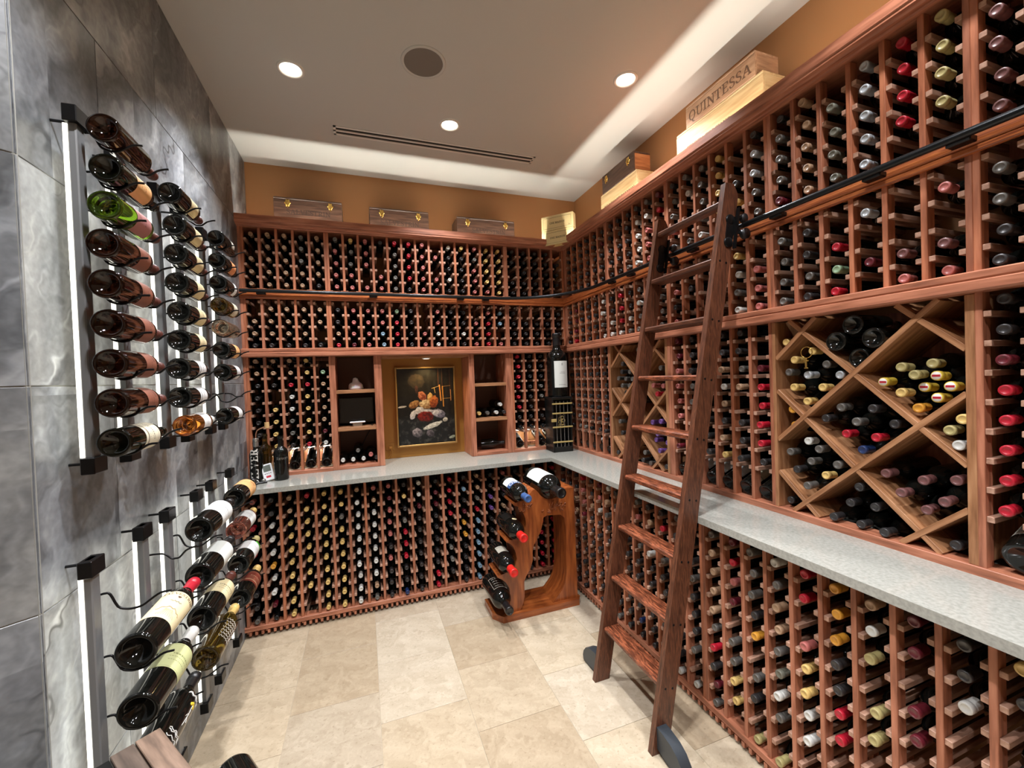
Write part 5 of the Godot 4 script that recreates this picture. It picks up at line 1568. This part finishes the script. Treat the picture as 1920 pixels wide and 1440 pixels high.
	b = place_bottle("dark magnum with grey picture label and bright red capsule, middle of stand", g, along(Vector3(-0.862, 0.384, 0.47), Z, Vector3(0.1, 1, 0)), 0.06, 0.40, "", "bordeaux", M.black_glass, 40)
	obj("capsule", capsule_mesh(0.066, 0.40, 24), M.cap_redwax, b)
	obj("label", label_mesh(0.06, 0.10, 0.19, -0.7, 0.6), M.paper_grey, b)
	b = place_bottle("black etched magnum with black capsule lowest on the stand", g, along(Vector3(-0.908, 0.164, 0.47), Z, Vector3(0.1, 1, 0)), 0.064, 0.42, "k", "bordeaux", M.black_glass, 40)
	var et := MB.new()
	for q in [[0.09, -0.75, 0.09, 0.75], [0.225, -0.75, 0.225, 0.75]]:
		var ln := []
		for s in 15:
			var a: float = lerpf(q[1], q[3], s / 14.0)
			ln.append(Vector3(cos(a) * 0.0644, q[0], sin(a) * 0.0644))
		et.tube(ln, 0.0012, 4)
	for a in [-0.75, 0.75]:
		et.tube([Vector3(cos(a) * 0.0644, 0.09, sin(a) * 0.0644), Vector3(cos(a) * 0.0644, 0.225, sin(a) * 0.0644)], 0.0012, 4)
	for r in 4:
		var ln := []
		for s in 13:
			var a: float = -0.5 + s * 0.08
			ln.append(Vector3(cos(a) * 0.0644, 0.11 + r * 0.03 + 0.005 * sin(s * 2.1 + r), sin(a) * 0.0644))
		et.tube(ln, 0.0013, 4)
	obj("etched_print", et, M.pale_print, b)


func build_counter_things() -> void:
	var y := 0.975
	# giant bottle on its barred case in the corner
	var T := at(-0.148, y, 0.105)
	T.basis = Basis(Vector3.UP, -0.06)
	var o := thing("bottle_case", "black display case with gold bars and grey rods under the giant bottle", "display case", T)
	var w := 0.088
	var h := 0.462
	obj("back_panel", MB.new().bx(Vector3(-w, 0, -w), Vector3(w, h, -w + 0.012)), M.black_lacquer, o)
	for e in [-1.0, 1.0]:
		obj("side_panel", MB.new().bx(Vector3(e * w - (0.012 if e > 0 else 0.0), 0, -w), Vector3(e * w + (0.012 if e < 0 else 0.0), h, w), 0.002), M.black_lacquer, o)
	obj("bottom_plinth", MB.new().bx(Vector3(-w, 0, -w), Vector3(w, 0.045, w), 0.003), M.black_lacquer, o)
	obj("top_board", MB.new().bx(Vector3(-w - 0.003, h - 0.022, -w), Vector3(w + 0.003, h, w + 0.003), 0.003), M.black_lacquer, o)
	for k in 4:
		obj("rod", MB.new().tube([Vector3(-0.051 + 0.034 * k, 0.03, w - 0.006), Vector3(-0.051 + 0.034 * k, 0.425, w - 0.006)], 0.0028, 8), M.silver, o)
	for yy in [0.085, 0.21, 0.325, 0.405]:
		obj("gold_bar", MB.new().bx(Vector3(-w - 0.002, yy - 0.006, w - 0.003), Vector3(w + 0.002, yy + 0.006, w + 0.006), 0.002), M.gold_bar, o)
	obj("latch", MB.new().bx(Vector3(-w - 0.012, 0.255, w - 0.004), Vector3(-w + 0.034, 0.28, w + 0.005), 0.002), M.gold_bar, o)
	var em := MB.new()
	for k in 5:
		var ring := []
		for j in 14:
			ring.append(Vector3(-0.0 + 0.016 * cos(k * 1.25) + 0.014 * cos(TAU * j / 14.0), 0.262 + 0.022 * sin(k * 1.25) + 0.016 * sin(TAU * j / 14.0), w - 0.022))
		em.tube(ring, 0.0026, 5, true)
	em.bx(Vector3(-0.03, 0.222, w - 0.026), Vector3(0.03, 0.228, w - 0.02))
	obj("gold_emblem", em, M.gold_bar, o)
	obj("emblem_plate", MB.new().bx(Vector3(-0.045, 0.215, w - 0.034), Vector3(0.045, 0.31, w - 0.028)), M.black_lacquer, o)
	obj("hinge_bar", MB.new().bx(Vector3(w - 0.002, 0.19, -0.02), Vector3(w + 0.004, 0.33, -0.01), 0.001), M.gold_bar, o)
	var b := place_bottle("giant dark bottle with a plain white label standing on the barred case", "", Transform3D(Basis(Vector3.UP, -1.16 + PI / 2 * 0.0), Vector3(-0.145, y + h, 0.105)), 0.086, 0.535, "k", "bordeaux", M.black_glass, 48)
	obj("label", label_mesh(0.086, 0.078, 0.30, PI * 0.0 - 0.4, 1.15), M.paper_plain, b)
	var mk := MB.new()
	for q in [[0.262, 0.35, 0.008], [0.205, 0.3, 0.02], [0.195, 0.33, 0.026], [0.1, 0.36, 0.034]]:
		mk.lathe(Transform3D(), [Vector2(0.0868, q[0]), Vector2(0.0868, q[0] + 0.004)], 6, q[1] - q[2] / 0.086, q[1] + q[2] / 0.086)
	mk.lathe(along(Vector3(cos(0.35) * 0.0866, 0.275, sin(0.35) * 0.0866), Vector3(cos(0.35), 0, sin(0.35))), [Vector2(0.008, 0), Vector2(0.004, 0.0006), Vector2(0, 0.0006)], 12)
	obj("label_print", mk, M.pale_grey, b)
	# left end of the worktop
	b = place_bottle("tall black bottle with silver capsule and white upright lettering on the worktop", "", at(-2.405, y, 0.10), 0.042, 0.29, "", "bordeaux", M.black_glass, 32)
	b.rotation.y = -0.35
	obj("capsule", capsule_mesh(0.0435, 0.29, 24), M.silver, b)
	obj("lettering", bent_text("SILVER", 0.046, 0.042, 0.105, 1.35, true, false), M.white_print, b)
	var pr := thing("wine_pourer", "bent metal pourer spout with a cork stuck in the silver-capped bottle", "pourer", at(-2.405, y + 0.288, 0.10))
	obj("spout", MB.new().tube(smooth([Vector3(0, 0, 0), Vector3(0.003, 0.03, 0), Vector3(0.012, 0.055, 0), Vector3(0.035, 0.068, 0), Vector3(0.06, 0.078, 0)], 4), 0.0035, 8), M.copper, pr)
	obj("cork", MB.new().lathe(at(0.07, 0.068, 0), [Vector2(0, 0), Vector2(0.0155, 0), Vector2(0.0155, 0), Vector2(0.0145, 0.038), Vector2(0.0145, 0.038), Vector2(0, 0.038)], 16), M.cork, pr)
	b = place_bottle("olive glass bottle standing behind the silver-capped bottle", "", at(-2.37, y, 0.005), 0.042, 0.31, "", "bordeaux", M.olive_glass, 32)
	b = place_bottle("tall glossy black bottle standing beside the white thermometer", "", at(-2.255, y, 0.12), 0.0445, 0.30, "", "bordeaux", M.black_glass, 32)
	obj("engraving", bent_text("Reserve", 0.018, 0.0445, 0.15, 1.0), M.silver, b)
	tag(obj("glass_vial", MB.new().lathe(at(-2.318, y, 0.02), [Vector2(0, 0), Vector2(0.014, 0), Vector2(0.015, 0.004), Vector2(0.015, 0.10), Vector2(0.008, 0.125), Vector2(0.008, 0.165), Vector2(0.011, 0.168), Vector2(0.011, 0.178), Vector2(0, 0.178)], 18), M.clear_glass), "small clear glass vial standing behind the white thermometer", "vial")
	var dv := thing("thermometer", "white digital thermometer with grey screen and red badge leaning on the worktop", "thermometer", Transform3D(Basis(Vector3.UP, 0.12) * Basis(Vector3.RIGHT, -0.35) * Basis(Vector3.BACK, 0.2), Vector3(-2.325, y + 0.004, 0.135)))
	obj("case", MB.new().bx(Vector3(-0.032, 0, -0.009), Vector3(0.032, 0.115, 0.009), 0.005), M.plastic, dv)
	obj("lcd_screen", MB.new().bx(Vector3(-0.022, 0.062, 0.009), Vector3(0.022, 0.105, 0.0097)), M.lcd, dv)
	for k in 4:
		obj("button", MB.new().lathe(along(Vector3(-0.0165 + 0.011 * k, 0.048, 0.009), Vector3(0, 0, 1)), [Vector2(0.0032, 0), Vector2(0.003, 0.0012), Vector2(0, 0.0014)], 10), M.rubber, dv)
	obj("red_badge", MB.new().bx(Vector3(-0.014, 0.02, 0.009), Vector3(0.014, 0.033, 0.0096)), M.red_print, dv)
	var tr := thing("foil_tool", "black foil cutter tool with a clear stopper lying on the worktop", "tool", Transform3D(Basis(Vector3.UP, 0.3), Vector3(-2.37, y, 0.19)))
	obj("handle", MB.new().bx(Vector3(-0.05, 0, -0.012), Vector3(0.04, 0.012, 0.012), 0.004), M.black_metal, tr)
	obj("stopper", MB.new().lathe(at(0.02, 0.012, 0.0), [Vector2(0, 0), Vector2(0.012, 0), Vector2(0.014, 0.008), Vector2(0.009, 0.016), Vector2(0, 0.018)], 14), M.silver, tr)


func build_near_things() -> void:
	# slatted wooden crate against the angled wall, at the lower left edge of the photo
	var cx := Vector3(0.807, 0, -0.59).normalized()
	var cz := Vector3(cx.z * -1.0, 0, cx.x)
	var T := Transform3D(Basis(cx, Vector3.UP, cz), Vector3(-2.231, 0, 2.006))   # local x = 0 at the far right corner, running back to the left; local z towards the room
	var o := thing("wooden_crate", "slatted brown wooden crate at the lower left edge below the magnums", "crate", T)
	var x := 0.0
	for k in 8:
		var wd: float = [0.052, 0.046, 0.05, 0.044, 0.05, 0.05, 0.05, 0.05][k]
		var z0: float = 0.0 if k != 2 else 0.06
		obj("top_slat", MB.new().bx(Vector3(x - wd, 0.735, z0), Vector3(x - 0.0025, 0.75 - 0.002 * (k % 2), 0.36), 0.0015), M["stave_z"] if k % 2 == 0 else M.stave_dark, o)
		x -= wd
	obj("strap", MB.new().bx(Vector3(-0.128, 0.736, 0.004), Vector3(-0.10, 0.744, 0.055), 0.001), M.black_metal, o)
	for q in [[-0.39, 0.0, 0.01, 0.022], [-0.39, 0.0, 0.34, 0.352]]:
		for k in 4:
			obj("side_slat", MB.new().bx(Vector3(q[0], 0.03 + k * 0.178, q[2]), Vector3(q[1], 0.19 + k * 0.178, q[3]), 0.002), M.stave_x, o)
	for e in [[-0.39, -0.376], [-0.014, 0.0]]:
		obj("end_board", MB.new().bx(Vector3(e[0], 0.0, 0.022), Vector3(e[1], 0.735, 0.34), 0.002), M.stave_y, o)
	# black magnum lying on a low crate just below the frame
	var ax := Vector3(0.514, 0, 0.858).normalized()
	var b := place_bottle("black bottle base peeking up at the bottom edge left of centre", "", along(Vector3(-2.048, 0.55, 1.955) - Vector3(ax.z, 0, -ax.x) * 0.05, ax), 0.05, 0.36, "k", "bordeaux", M.black_glass, 40)
	b.position.y = 0.552
	var T2 := Transform3D(Basis(Vector3(ax.z, 0, -ax.x), Vector3.UP, ax), b.position + Vector3(0, -0.552, 0))
	var o2 := thing("wooden_crate", "low slatted crate under the black bottle, just below the photo's bottom edge", "crate", T2)
	for k in 4:
		obj("top_slat", MB.new().bx(Vector3(-0.16 + k * 0.08, 0.484, 0.11), Vector3(-0.084 + k * 0.08, 0.5, 0.48), 0.0015), M.stave_z, o2)
	for e in [[0.11, 0.124], [0.466, 0.48]]:
		obj("side_board", MB.new().bx(Vector3(-0.16, 0, e[0]), Vector3(0.16, 0.484, e[1]), 0.002), M.stave_x, o2)
	for e in [[-0.16, -0.146], [0.146, 0.16]]:
		obj("end_board", MB.new().bx(Vector3(e[0], 0, 0.124), Vector3(e[1], 0.484, 0.466), 0.002), M.stave_y, o2)
